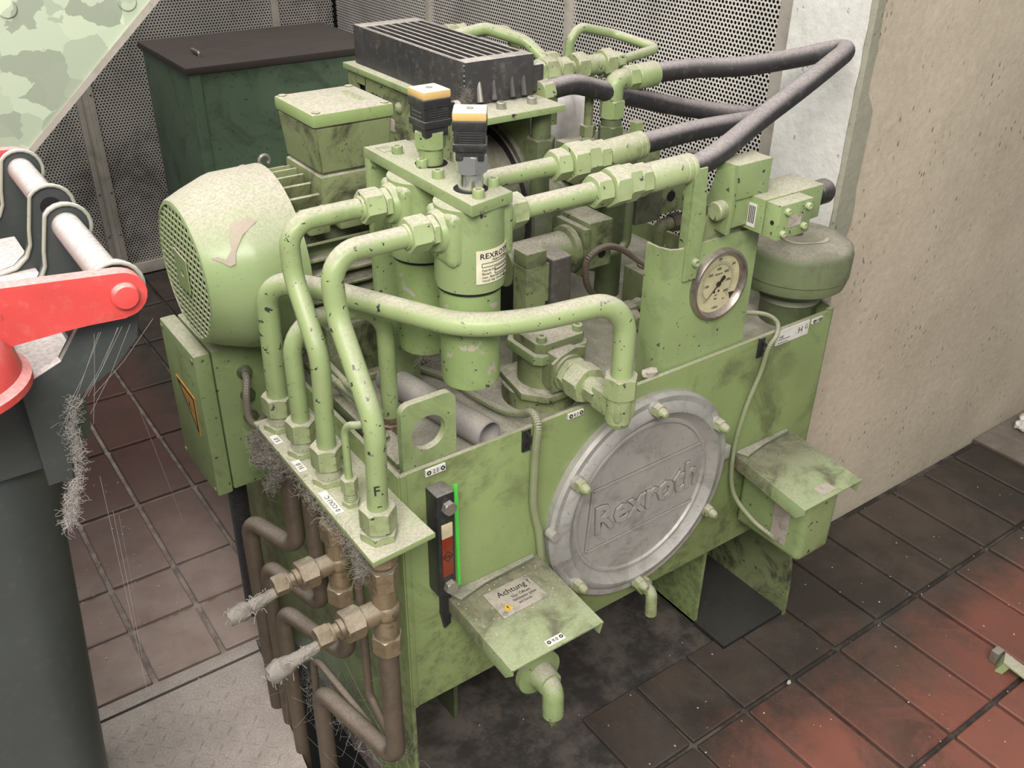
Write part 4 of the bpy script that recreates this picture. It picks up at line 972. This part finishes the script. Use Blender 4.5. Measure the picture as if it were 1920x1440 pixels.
b = B(); b.prism(oct(.216, .3, .046, .118, .008, .044), (0, 0, .012), .001); t.part('body_flange', b, 'green')
b = B(); b.prism(oct(.222, .298, .05, .114, .009, .0565), (0, 0, .013), .002); cp = t.part('cap', b, 'green_dirty')
for x, y in ((.232, .06), (.288, .06), (.232, .104), (.288, .104)):
    b = B(); b.lathe([(.0065, .069), (.0065, .077), (.0055, .078), (.003, .078), (.003, .073), (.0005, .073)], (x, y, 0), (0, 0, 1), 18); t.part('socket_screw', b, 'green', cp)
b = B(); b.lathe([(.022, 0), (.024, .003), (.024, .008)], (.252, .034, .035), (0, -1, 0), 24); b.prism([(.228, .03, .012), (.276, .03, .012), (.278, .03, .062), (.262, .03, .066), (.24, .03, .06), (.228, .03, .052)], (0, .004, 0)); t.part('outlet_flange', b, 'green_dirty')
b = B(); b.lathe([(.005, .002), (.005, .006), (.001, .0065)], (.262, .045, 0), (0, 0, 1), 14); t.part('flange_bolt', b, 'green_dirty')
# solenoid valve block
t = Thing('solenoid_valve', 'square green valve column with a dark coil box behind it', 'valve', (.29, .15, -.03))
b = B(); b.box(.2665, .2985, .14, .168, -.03, .126, .001); bo = t.part('body', b, 'green_dirty')
b = B(); b.box(.2665, .2985, .14, .168, .1268, .146, .001); t.part('cap_block', b, 'green_dirty')
for z, x in ((.062, .2715), (.059, .290)):
    b = B(); b.lathe([(.0034, 0), (.0034, .0008), (.0003, .0008)], (x, .1398, z), (0, -1, 0), 12); t.part('bolt_hole', b, 'void', bo)
b = B(); b.box(.2992, .305, .142, .166, .072, .126, .001); t.part('spacer', b, 'green_dirty')
b = B(); b.box(.3055, .338, .136, .176, .06, .132, .004, 3); t.part('coil_box', b, 'coil')
# stand pipe, loop line, small block and tee, back elbow
t = Thing('stand_pipe', 'shaded green stand pipe rising from the tank top behind the valve column', 'pipe', (.588, .37, -.03))
b = B(); b.cyl((.588, .37, -.03), (.588, .37, .125), .019); t.part('tube', b, 'green_shaded')
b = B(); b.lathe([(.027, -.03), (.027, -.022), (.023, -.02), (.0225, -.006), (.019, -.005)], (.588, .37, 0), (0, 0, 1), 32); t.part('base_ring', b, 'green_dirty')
t = pipe('dark U-shaped pipe hanging below the hose fittings in the middle', [(.498, .21, .235), (.5, .21, .08), (.45, .21, .072), (.40, .25, .125)], .0068, .016, 'green_shaded')
t = pipe('thin brown capillary loop from the tee to the gauge panel', [Vector(p) for p in spline([(.47, .2, -.008), (.445, .195, .012), (.40, .17, .052), (.379, .155, .08), (.374, .15, .108), (.39, .15, .12), (.411, .15, .1215), (.435, .148, .112), (.462, .14, .092), (.49, .11, .07), (.505, .07, .062), (.5, .03, .06)], 6)], .0046, .0, 'rusty_pipe', 'capillary_line', n=10)
t = Thing('tee_fitting', 'small dusty tee fitting on the tank top at the end of the capillary loop', 'pipe fitting', (.485, .185, -.02))
b = B(); b.hexn((.463, .203, -.008), (.480, .193, -.012), .0105); t.part('union_nut', b, 'green_dirty')
b = B(); b.box(.482, .502, .172, .196, -.028, .0, .003); t.part('tee_body', b, 'green_dirty')
b = B(); b.hexn((.503, .19, -.013), (.522, .194, -.012), .0105); t.part('union_nut', b, 'green_dirty')
b = B(); b.hexn((.487, .171, -.014), (.48, .146, -.014), .0115); t.part('union_nut', b, 'green_dirty')
t = Thing('minimess_block', 'grimy small block with round plug on the tank top left of the gauge panel', 'valve block', (.56, .22, -.03))
b = B(); b.box(.531, .61, .185, .245, -.03, .03, .003); t.part('block', b, 'green_dirty')
b = B(); b.lathe([(.017, .03), (.017, .034), (.011, .036), (.01, .032), (.001, .032)], (.56, .222, 0), (0, 0, 1), 24); t.part('plug', b, 'bell')
t = Thing('elbow_fitting', 'grimy elbow fitting with side pipe on the tank top behind the gauge panel', 'pipe fitting', (.69, .33, -.03))
b = B(); b.hexn((.688, .335, -.03), (.688, .335, -.005), .0185); t.part('nut', b, 'green_dirty')
b = B(); b.tube([(.688, .335, -.005), (.688, .335, .03), (.72, .335, .03)], .0115, .012, 16); t.part('elbow', b, 'green_dirty')
b = B(); b.hexn((.714, .335, .03), (.736, .335, .03), .016); b.cyl((.73, .335, .03), (.8, .335, .032), .0095); t.part('side_pipe', b, 'rusty_pipe')
t = pipe('dark slanting pipe stub to the left of the gauge bracket', [(.6, .2, .142), (.63, .12, .145)], .0088, .01, 'rusty_pipe')
t = pipe('vertical dark rod behind the gauge bracket', [(.745, .33, .15), (.742, .325, -.02)], .009, .01, 'rusty_pipe')

# ------------------------------------------------------------------ gauge panel, gauge, pressure switch, breather
t = Thing('gauge_panel', 'green folded upright plate holding the round pressure gauge', 'panel', (.46, .02, 0))
yp = .009
b = B()
sec = [(.384, .05), (.384, .03), (.390, .014), (.402, yp), (.545, yp), (.545, yp+.004), (.403, yp+.004), (.394, .017), (.388, .031), (.388, .05)]
b.prism([(x, y, -.03) for x, y in sec], (0, 0, .198))
t.part('folded_plate', b, 'green')
b = B(); b.prism([(.432, yp+.003, .16), (.545, yp+.003, .155), (.53, yp+.003, .20), (.45, yp+.003, .205)], (0, .004, 0)); t.part('upper_plate', b, 'green_dirty')
b = B(); b.box(.409, .413, .0075, .02, .15, .268, .001); b.prism([(.409, .0035, .125), (.43, .0035, .125), (.434, .0035, .20), (.428, .0035, .268), (.409, .0035, .268)], (0, .005, 0), .0008); t.part('angle_bracket', b, 'green')
b = B(); b.lathe([(.0055, 0), (.0055, .004), (.0045, .005), (.003, .005), (.0025, .002), (.0003, .002)], (.424, .0035, .148), (0, -1, 0), 16); t.part('socket_screw', b, 'green')
t = Thing('pressure_gauge', 'round steel pressure gauge with pale yellow dial', 'gauge', (.476, 0, .104))
gx, gz, gr = .476, .1045, .0488
b = B(); b.lathe([(gr-.005, -.02), (gr, -.016), (gr, .003), (gr-.0015, .006), (gr-.004, .0065), (gr-.0075, .003), (gr-.009, -.004)], (gx, yp-.003, gz), (0, -1, 0), 64, False); t.part('bezel', b, 'bezel')
b = B(); b.lathe([(gr-.0085, 0), (.0005, 0)], (gx, yp-.001, gz), (0, -1, 0), 48, False); dl = t.part('dial', b, 'dial')
yd = yp-.0012
b = B()
def dirv(deg): a = math.radians(deg); return Vector((math.sin(a), 0, math.cos(a)))
for k in range(61):
    dg = -135+270*k/60; e = dirv(dg); f = e.cross(V(0, 1, 0)); L = .0035 if k % 10 == 0 else .002
    c = V(gx, yd, gz); r1 = .0275; b.prism([c+e*r1-f*.0002, c+e*(r1-L)-f*.0002, c+e*(r1-L)+f*.0002, c+e*r1+f*.0002], (0, -.0002, 0))
for k in range(41):
    dg = -135+270*k/40; e = dirv(dg); f = e.cross(V(0, 1, 0)); L = .003 if k % 10 == 0 else .0017
    c = V(gx, yd, gz); r1 = .0285; b.prism([c+e*r1-f*.00018, c+e*(r1+L)-f*.00018, c+e*(r1+L)+f*.00018, c+e*r1+f*.00018], (0, -.0002, 0))
for txt, dg, rad in (('1000', -90, .0195), ('2000', -45, .0205), ('3000', 0, .0205), ('4000', 45, .0205), ('5000', 85, .0195), ('6000', 128, .022), ('200', 0, .034), ('300', 50, .0345)):
    e = dirv(dg); b.text(txt, .0052, V(gx, yd, gz)+e*rad+V(0, 0, -.002), (1, 0, 0), (0, 0, 1), .0002, align='CENTER', sx=.8)
b.text('Glyzerin', .0042, (gx, yd, gz+.012), (1, 0, 0), (0, 0, 1), .0002, align='CENTER'); b.text('psi', .0042, (gx, yd, gz-.0175), (1, 0, 0), (0, 0, 1), .0002, align='CENTER'); b.text('bar', .0048, (gx, yd, gz-.023), (1, 0, 0), (0, 0, 1), .0002, align='CENTER')
b.text('10000', .0046, (gx, yd, gz-.036), (1, 0, 0), (0, 0, 1), .0002, align='CENTER'); b.text('kl.1', .0036, (gx+.015, yd, gz-.026), (1, 0, 0), (0, 0, 1), .0002, align='CENTER')
for x in (-.004, .004): b.lathe([(.0018, 0), (.0018, .0003), (.0002, .0003)], (gx+x, yd, gz-.0115), (0, -1, 0), 10)
e = dirv(128); f = e.cross(V(0, 1, 0)); c = V(gx, yd, gz); b.prism([c+e*.03, c+e*.0395-f*.006, c+e*.0395+f*.006], (0, -.0002, 0))
t.part('dial_print', b, 'ink', dl)
b = B(); e = dirv(-133); f = e.cross(V(0, 1, 0)); c = V(gx, yd-.0025, gz)
b.prism([c+e*.031, c+f*.0011, c-e*.010+f*.003, c-e*.0135+f*.0022, c-e*.0135-f*.0022, c-e*.010-f*.003, c-f*.0011], (0, -.0005, 0)); b.lathe([(.0032, -.001), (.0032, .001), (.001, .0015)], c, (0, -1, 0), 16); t.part('needle', b, 'ink')
b = B(); b.lathe([(gr-.0085, 0), (gr-.0085, .001), (.0005, .001)], (gx, yp-.0065, gz), (0, -1, 0), 48); t.part('gauge_glass', b, 'glass')
t = Thing('pressure_switch', 'light green pressure switch block with black knob above the gauge', 'pressure switch', (.53, 0, .2))
b = B(); b.box(.502, .612, -.0275, .025, .178, .222, .0012); t.part('body', b, 'green')
b = B(); b.box(.5025, .562, -.052, -.029, .177, .2215, .0012); fb = t.part('front_block', b, 'green')
for x, z in ((.514, .213), (.552, .213), (.511, .185), (.549, .188)):
    b = B(); b.lathe([(.0045, 0), (.0045, .004), (.0035, .005), (.0022, .005), (.002, .003), (.0003, .003)], (x, -.052, z), (0, -1, 0), 14); t.part('socket_screw', b, 'nut_light', fb)
b = B(); b.box(.52, .543, -.0528, -.0518, .191, .205); pl = t.part('rating_plate', b, 'plate_steel', fb, label='small brownish rating plate')
b = B(); b.lathe([(.0028, 0), (.0028, .0006), (.0003, .0006)], (.5023, -.042, .198), (-1, 0, 0), 12); t.part('port_hole', b, 'void', fb)
b = B(); b.box(.501, .5022, -.016, -.0035, .183, .213); t.part('side_label', b, 'white')
b = B(); 
for k in range(4): b.box(.5005, .5012, -.0145+.0026*k, -.0135+.0026*k, .188, .210)
t.part('label_lines', b, 'ink')
b = B(); b.lathe([(.010, .612), (.0165, .614), (.0165, .626), (.0155, .627), (.0155, .629), (.0165, .630), (.0165, .648), (.014, .653), (.004, .654)], (0, -.004, .199), (1, 0, 0), 28); t.part('knob', b, 'black_plastic')
b = B(); b.box(.466, .528, -.008, .026, .2215, .266, .002)
b.prism([(.459, y, z) for y, z in ((.018, .255), (.033, .203), (.014, .182), (-.009, .18), (-.012, .215), (-.0085, .267))], (.007, 0, 0), .001)
b.box(.466, .503, -.004, .024, .184, .222, .002); t.part('mounting_bracket', b, 'green')
b = B(); b.lathe([(.012, 0), (.012, .012), (.0105, .014), (.003, .014)], (.4595, .002, .21), (-1, 0, 0), 24); t.part('clamp_screw', b, 'nut')
b = B(); b.hexn((.4595, .018, .206), (.453, .018, .206), .006); t.part('hex_bolt', b, 'steel')
t = Thing('breather_filter', 'green mushroom-shaped breather cap with flaking dusty top', 'breather', (.706, .062, -.03))
bx_, by_ = .704, .062
b = B(); b.lathe([(.042, -.03), (.042, .0), (.045, .006), (.04, .012), (.04, .03)], (bx_, by_, 0), (0, 0, 1), 40); t.part('neck', b, 'green_shaded')
b = B(); b.lathe([(.04, .024), (.064, .027), (.074, .034), (.077, .044), (.077, .05)], (bx_, by_, 0), (0, 0, 1), 56); t.part('lower_shell', b, 'breather')
b = B(); b.lathe([(.077, .049), (.079, .051), (.079, .084), (.0765, .092), (.07, .098), (.05, .103), (.04, .1035), (.03, .1015), (.001, .1015)], (bx_, by_, 0), (0, 0, 1), 64); t.part('cap', b, 'breather')
b = B(); random.seed(5); ps = []; 
for k in range(15):
    a = math.radians(150+150*k/14); ps.append(V(bx_+.036*math.cos(a), by_+.036*math.sin(a), .1032))
for k in range(15):
    a = math.radians(300-150*k/14); rr_ = .040+.003*math.sin(k*.9); ps.append(V(bx_+rr_*math.cos(a), by_+rr_*math.sin(a), .104))
b.prism(ps, (0, 0, .0012)); t.part('flaked_paint', b, 'debris')
b = B(); b.lathe([(.012, .1015), (.01, .107), (.004, .108)], (bx_, by_+.01, 0), (0, 0, 1), 16); t.part('centre_nut', b, 'rusty_pipe')

# ------------------------------------------------------------------ junction box, cables, loose tube, cloth
t = Thing('junction_box', 'green electrical junction box with warning triangle below the fan cowl', 'junction box', (-.06, .41, -.2))
b = B(); b.box(-.084, -.012, .347, .48, -.2, .021, .004); t.part('housing', b, 'green')
b = B(); b.box(-.108, -.0855, .345, .482, -.202, .0215, .004); ld = t.part('lid', b, 'green')
ty = lambda y, z: V(-.1082, y, z)
b = B(); b.prism([ty(.444, -.05), ty(.372, -.053), ty(.374, -.115), ], (-.0012, 0, 0)); wt = t.part('warning_sign', b, 'orange', ld)
b = B(); y0, z0 = .398, -.068
b.prism([V(-.1096, y0+.014, z0+.004), V(-.1096, y0-.002, z0-.004), V(-.1096, y0+.002, z0-.008), V(-.1096, y0-.016, z0-.014), V(-.1096, y0+.004, z0-.009), V(-.1096, y0, z0-.004)], (-.0004, 0, 0)); t.part('bolt_symbol', b, 'ink', wt)
def edge3(a, c, b, w=.0016):
    e = (c-a).normalized(); f = e.cross(V(1, 0, 0))*w; b.prism([a-f, c-f, c+f, a+f], (-.0004, 0, 0))
b = B(); P3 = [V(-.1095, .437, -.053), V(-.1095, .375, -.056), V(-.1095, .3765, -.109)]
for k in range(3): edge3(P3[k], P3[(k+1) % 3], b)
t.part('sign_border', b, 'ink', wt)
for y, z in ((.353, .012), (.474, .012), (.353, -.194), (.474, -.194)):
    b = B(); b.lathe([(.004, 0), (.004, .001), (.0008, .0015)], (-.108, y, z), (-1, 0, 0), 12); t.part('lid_screw', b, 'green_dirty', ld)
for z in (-.02, -.055, -.09, -.125, -.16):
    b = B(); b.lathe([(.010, 0), (.010, .004), (.007, .005), (.007, .010), (.004, .011)], (-.045, .347, z), (0, -1, 0), 18); t.part('cable_gland', b, 'green_shaded')
t = Thing('conduit', 'corrugated grey-black conduit running from junction box to floor', 'conduit', (-.05, .47, -.4))
b = B(); b.thread((-.05, .45, -.2), (-.035, .52, -.6), .015, .005); t.part('corrugated_tube', b, 'rubber')
def cable(label, pts, rr, m, group=None):
    b = B(); b.tube(spline(pts, 8), rr, 0, 10); return solo('cable', b, m, label, 'cable', group)
cable('grey-brown cable drooping from the top gland of the junction box', [(-.047, .34, -.02), (-.05, .325, -.02), (-.058, .312, -.038), (-.06, .308, -.065), (-.054, .303, -.077), (-.044, .297, -.066), (-.032, .29, -.03), (-.02, .29, .0)], .0048, 'grey_cable')
cable('grey-brown cable rising behind the bulkhead plate corner', [(-.06, .26, -.11), (-.05, .255, -.05), (-.025, .27, .0), (.02, .3, .01)], .0045, 'grey_cable')
cable('green cable crossing the tank top and running down the front panel', [(.12, .3, -.025), (.15, .24, -.025), (.174, .185, -.024), (.177, .13, -.023), (.184, .077, -.02), (.186, .04, -.008), (.184, .012, .009), (.178, -.008, .004), (.174, -.011, -.02), (.174, -.009, -.06), (.176, -.007, -.115), (.186, -.007, -.163), (.192, -.006, -.21)], .0052, 'cable')
cable('grey cable hanging from the gauge panel down the right of the round cover', [(.56, .075, .0), (.6, .062, .004), (.622, .04, .006), (.618, .012, .006), (.596, -.008, .0), (.58, -.01, -.015), (.576, -.007, -.054), (.556, -.007, -.109), (.545, -.007, -.181), (.55, -.014, -.25), (.565, -.045, -.29), (.58, -.075, -.31), (.60, -.085, -.34)], .0034, 'cable')
cable('thin pale cable lying along the tank top edge left', [(.02, .33, .03), (.015, .26, .035), (.01, .2, .03), (.025, .16, .01), (.035, .1, -.02)], .0045, 'cable')
t = Thing('plastic_tube', 'grey plastic tube lying loose on the tank top behind the lifting lug', 'tube', (.12, .1, -.01))
b = B(); P0 = V(.132, .026, -.011); P1 = V(.098, .215, -.011); ax = (P1-P0)
b.lathe([(.0165, 0), (.0185, .0003), (.0185, ax.length-.001), (.0165, ax.length), (.0165, 0)], P0, ax, 32, False); t.part('tube_wall', b, 'grey_pvc')
b = B(); b.box(.02, .05, .05, .26, -.03, -.022, .002); b.box(.015, .028, .09, .26, -.022, -.008, .001); solo('angle_rail', b, 'green_dirty', 'green angle rail lying along the left side of the tank top', 'rail')
t = Thing('foil_sheet', 'crumpled white foil sheet hanging behind the hoses', 'sheet', (.6, .5, .2))
b = B(); n = 14; rows = []
for i in range(n+1):
    rw = []
    for j in range(n+1):
        u_, v_ = i/n, j/n; x = .53+.155*u_; z = .225-.2*v_; y = .50+.03*u_+.006*math.sin(9*u_+3*v_)+.004*math.sin(17*u_-5*v_)+(.03*(max(0, .12-v_)/.12)**2)
        rw.append(V(x+.01*math.sin(4*v_)*.5, y, z))
    rows.append(rw)
vs = [[b.bm.verts.new(p) for p in rw] for rw in rows]; vb = [[b.bm.verts.new(p+V(0, .003, 0)) for p in rw] for rw in rows]
for i in range(n):
    for j in range(n):
        b.bm.faces.new((vs[i][j], vs[i+1][j], vs[i+1][j+1], vs[i][j+1])); b.bm.faces.new((vb[i][j+1], vb[i+1][j+1], vb[i+1][j], vb[i][j]))
for i in range(n):
    for L in (0, n): b.bm.faces.new((vs[i][L], vb[i][L], vb[i+1][L], vs[i+1][L])); b.bm.faces.new((vs[L][i], vs[L][i+1], vb[L][i+1], vb[L][i]))
t.part('sheet', b, 'cloth', sharp=80)

# ------------------------------------------------------------------ wheeled refuse bin at the left
t = Thing('refuse_bin', 'dark grey wheeled refuse bin with red hinged lid at the left', 'bin', (-.6, .1, FZ))
b = B()
def rr_loop(x0, x1, y0, y1, rr, z, m=14):
    out = []
    for cx_, cy_, a0 in ((x1-rr, y1-rr, 0), (x0+rr, y1-rr, 90), (x0+rr, y0+rr, 180), (x1-rr, y0+rr, 270)):
        for k in range(m):
            a = math.radians(a0+90*k/(m-1)); out.append(V(cx_+rr*math.cos(a), cy_+rr*math.sin(a), z))
    return out
b.quads([rr_loop(-.82, -.385, -.03, .30, .05, -.56), rr_loop(-.84, -.366, -.05, .32, .05, -.35), rr_loop(-.88, -.325, -.058, .33, .05, .16), rr_loop(-.88, -.322, -.058, .33, .05, .2)]); bd = t.part('body', b, 'bin')
b = B(); b.quads([rr_loop(-.89, -.30, -.06, .338, .05, .186), rr_loop(-.9, -.292, -.066, .345, .052, .19), rr_loop(-.9, -.289, -.068, .347, .054, .256), rr_loop(-.898, -.293, -.064, .343, .05, .262), rr_loop(-.86, -.345, -.03, .31, .04, .263)]); t.part('rim', b, 'bin')
hx, hzz = -.264, .331
def gus(y, th, deep, m='bin'):
    b = B(); ps = []
    for k in range(12):
        a = math.radians(-50+190*k/11); ps.append((hx+.0185*math.cos(a), hzz+.0185*math.sin(a)))
    if deep: ps += [(-.29, .312), (-.31, .285), (-.34, .275), (-.34, .19), (-.322, .19), (-.316, .24), (-.302, .258), (-.278, .268), (-.256, .290)]
    else: ps += [(-.285, .315), (-.287, .302), (-.292, .292), (-.302, .284), (-.32, .281), (-.36, .2805), (-.36, .21), (-.3, .215), (-.266, .27)]
    b.prism([(x, y, z) for x, z in ps], (0, th, 0), .001); o = t.part('hinge_gusset', b, m)
    b = B(); q = [V(x, y-.0012, z) for x, z in ps[:12]+ps[12:13 if deep else 17]]
    b.tube(q, .0016, .006, 8); t.part('gusset_lip', b, 'bin_rim', o)
gus(-.092, .008, True); gus(.046, .007, False); gus(.099, .007, False); gus(.214, .007, False)
b = B(); b.cyl((hx, -.09, hzz), (hx, .05, hzz), .0112); t.part('handle_bar', b, 'bin_bar')
b = B(); b.cyl((hx, .104, hzz), (hx, .218, hzz), .0112); t.part('handle_bar', b, 'bin_bar')
b = B(); b.lathe([(.0085, 0), (.0085, .0006), (.0005, .0006)], (hx, .0985, hzz), (0, -1, 0), 18); t.part('axle_hole', b, 'void')
def arm(y, th):
    b = B(); ps = []
    for k in range(13):
        a = math.radians(-95+185*k/12); ps.append((hx+.0168*math.cos(a), hzz+.0168*math.sin(a)))
    ps += [(-.335, .355), (-.46, .36), (-.46, .305), (-.34, .314), (-.305, .317), (-.29, .3155)]
    b.prism([(x, y, z) for x, z in ps], (0, th, 0), .0015); return b
b = arm(-.109, .012); ld = t.part('lid_arm', b, 'red')
b = B(); b.lathe([(.0095, 0), (.0095, .003), (.008, .005), (.001, .006)], (hx+.001, -.109, hzz), (0, -1, 0), 28); t.part('hinge_cap', b, 'red', ld)
b = arm(.223, .012); t.part('lid_arm', b, 'red')
b = B(); b.quads([rr_loop(-.9, -.335, -.034, .34, .055, .266), rr_loop(-.9, -.327, -.045, .345, .06, .27), rr_loop(-.9, -.327, -.045, .345, .06, .278), rr_loop(-.9, -.335, -.036, .335, .055, .285), rr_loop(-.88, -.333, -.03, .33, .05, .30), rr_loop(-.87, -.35, -.015, .31, .05, .318), rr_loop(-.86, -.40, .04, .28, .05, .33)]); t.part('lid', b, 'red')
b = B(); b.lathe([(.048, .288), (.056, .290), (.056, .295), (.051, .299), (.048, .314), (.039, .329), (.022, .339), (.004, .342)], (-.386, -.10, 0), (0, 0, 1), 48); t.part('lid_corner', b, 'red')
b = B(); b.box(-.36, -.287, .05, .186, .255, .281, .002); t.part('rim_ledge', b, 'bin_bar')
b = B(); b.prism([(-.345, .0, .19), (-.318, .0, .19), (-.318, .0, .12), (-.345, .0, .10)], (0, .02, 0), .002); t.part('body_rib', b, 'bin')
for y0 in (.345, -.11):
    b = B(); b.lathe([(.03, 0), (.088, .002), (.098, .01), (.1, .02), (.098, .032), (.088, .04), (.03, .042)], (-.432, y0, FZ+.1), (0, 1, 0), 40); wh = t.part('wheel', b, 'rubber')
b = B(); b.cyl((-.432, -.1, FZ+.1), (-.432, .35, FZ+.1), .011); t.part('axle', b, 'steel')

# ------------------------------------------------------------------ lint, cobwebs, litter
def fuzz(name, label, pts, spread, count0, seed, L=.03, rr=.0004, cat='lint', m='lint'):
    random.seed(seed); b = B(); count = int(count0*1.6)
    for k in range(count):
        i = random.randrange(len(pts)-1) if len(pts) > 1 else 0
        c = Vector(pts[0]) if len(pts) == 1 else Vector(pts[i]).lerp(Vector(pts[i+1]), random.random())
        g = lambda s: Vector((random.gauss(0, s), random.gauss(0, s), random.gauss(0, s)))
        p = c+g(spread); q = p+g(L*.3); mid = (p+q)/2+g(L*.2)
        b.tube([p, mid, q], rr*.3, .004, 3, False, 2)
    o = solo(name, b, m, label, cat); o['kind'] = 'stuff'; return o
fuzz('lint_wad', 'grey lint wad hanging off the rear left corner of the bulkhead plate', [(-.085, .215, -.03), (-.088, .2, -.06), (-.086, .185, -.05), (-.075, .16, -.045), (-.085, .19, -.10)], .004, 1700, 1, .013, .0006)
fuzz('lint_fringe', 'grey lint fringe along the left edge of the bulkhead plate', [(-.08, .2, -.033), (-.08, .08, -.034), (-.08, -.02, -.034), (-.078, -.06, -.05)], .0035, 420, 2, .022, .0004)
fuzz('lint_tuft', 'grey lint tuft caught between tee and bulkhead plate front', [(-.06, -.03, -.05), (-.062, -.02, -.09), (-.05, -.0, -.12)], .004, 300, 3, .02, .0005)
fuzz('lint_tuft', 'dusty fibre skirt around the bottom of the rear filter bowl', [(.075, .095, .083), (.1, .082, .08), (.128, .1, .083)], .004, 200, 4, .014, .0003)
fuzz('lint_tuft', 'fibre tuft hanging between the S-bent pipes', [(-.03, .12, .10), (-.03, .09, .13), (.0, .0, .04)], .004, 160, 6, .02, .0003)
fuzz('lint_tuft', 'grey lint at the lower front corner of the black cooler', [(.246, .247, .312), (.248, .246, .33)], .003, 300, 8, .01, .0003)
fuzz('cobweb', 'cobweb clump between the lower pipes above the pit', [(-.09, .33, -.5), (-.06, .22, -.5), (-.05, .1, -.45), (-.03, -.03, -.42)], .008, 220, 9, .05, .0004, 'cobweb', 'web')
def web(label, segs, rr=.0001):
    b = B()
    for p, q in segs:
        p = Vector(p); q = Vector(q); b.tube([p, (p+q)/2-V(0, 0, (p-q).length*.04), q], rr, .02, 4, False, 3)
    o = solo('cobweb', b, 'web', label, 'cobweb'); o['kind'] = 'stuff'
random.seed(11); sg = []
for k in range(8):
    sg.append(((-.262+random.uniform(-.03, .015), -.1095, .309), (-.315+random.uniform(-.01, .02), -.094+random.uniform(-.004, .0), .25+random.uniform(-.02, .02))))
web('cobweb strands below the red hinge of the bin', sg)
sg = [((-.306, -.12, .17+.0), (-.31, -.1, .0)), ((-.306, -.1, .19), (-.312, -.09, -.05)), ((-.27, -.11, .24), (-.2, .1, -.1)), ((-.3, -.1, .15), (-.27, .3, -.59))]
web('long cobweb threads hanging from the bin bracket', sg, .0001)
sg = [((-.053, .1, -.33), (-.06, -.04, -.36)), ((-.09, .3, -.55), (-.06, .0, -.47)), ((-.09, .22, -.42), (-.115, .2, -.6)), ((-.053, -.03, -.25), (-.053, .05, -.33)), ((-.1, .14, -.5), (-.05, -.05, -.52)), ((-.14, .08, -.15), (-.09, .2, -.31))]
web('cobweb threads across the lower pipes', sg, .0001)
fuzz('cobweb', 'lint-laden cobweb trailing down the bin body edge', [(-.309, -.092, .256), (-.316, -.092, .232), (-.316, -.09, .205), (-.326, -.088, .17), (-.335, -.08, .14)], .002, 700, 12, .012, .0004, 'cobweb', 'web')
random.seed(21); b = B()
def speck(x, y, z, s):
    g = bmesh.ops.create_icosphere(b.bm, subdivisions=1, radius=s)
    for v in g['verts']: v.co = Vector((v.co.x*random.uniform(.7, 1.3), v.co.y*random.uniform(.7, 1.3), v.co.z*.6))+Vector((x, y, z+s*.4))
for k in range(420):
    x = random.uniform(.15, 1.5); y = random.uniform(-.75, .09)
    if k % 2: continue
    speck(x, y, FZ, random.choice((.0008, .001, .0013, .0018)))
for k in range(420):
    x = random.uniform(-.7, -.12); y = random.uniform(-.3, 1.2)
    speck(x, y, FZ, random.choice((.0009, .0012, .0016, .002)))
for k in range(60): speck(random.uniform(.055, .175), random.uniform(-.09, -.004), hz, random.choice((.0006, .0009, .0012)))
for k in range(260): speck(random.uniform(.02, .7), random.uniform(.02, .5), -.03, random.choice((.0007, .001, .0014)))
o = solo('floor_grit', b, 'debris', 'scattered pale crumbs and grit on floor, hood and tank top', 'grit'); o['kind'] = 'stuff'
def crumb(x, y, z, s, label, group=None):
    b = B(); random.seed(int(x*1000)); b.ball((0, 0, 0), s, 2, (1, .75, .6))
    for v in b.bm.verts: v.co *= random.uniform(.75, 1.2)
    bmesh.ops.translate(b.bm, verts=b.bm.verts, vec=(x, y, z+s*.55)); solo('crumb', b, 'debris', label, 'debris', group)
crumb(.375, .012, -.004, .012, 'beige lump lying on the tank rim left of the gauge panel')
crumb(.62, -.135, FZ, .005, 'white pellet on the tiles in front of the tank foot')
crumb(-.19, .19, FZ, .006, 'pale pellet on the tread plate beside the bin')
b = B(); random.seed(4)
for k in range(5):
    b.ball((1.66+random.uniform(-.018, .018), .055+random.uniform(-.012, .012), FZ+.02+random.uniform(0, .012)), .013, 2, (1.3, .8, .8))
for v in b.bm.verts: v.co += Vector((random.uniform(-.003, .003), random.uniform(-.003, .003), random.uniform(-.003, .003)))
solo('paper_scrap', b, 'white', 'crumpled white paper scrap on the brown floor cover by the wall', 'paper')
t = Thing('metal_clip', 'pale green bent metal bracket piece lying on the red tiles', 'bracket', (.94, -.34, FZ))
b = B(); b.prism([(.925, -.315, FZ), (.95, -.305, FZ), (.952, -.312, FZ+.022), (.93, -.322, FZ+.02)], (.004, -.012, 0), .001); b.prism([(.93, -.322, FZ+.02), (.952, -.312, FZ+.022), (.965, -.40, FZ+.003), (.94, -.405, FZ+.003)], (0, 0, .004), .001); t.part('bent_sheet', b, 'nut_light')
b = B(); b.box(.938, .958, -.309, -.295, FZ, FZ+.024, .002); t.part('end_tab', b, 'steel')
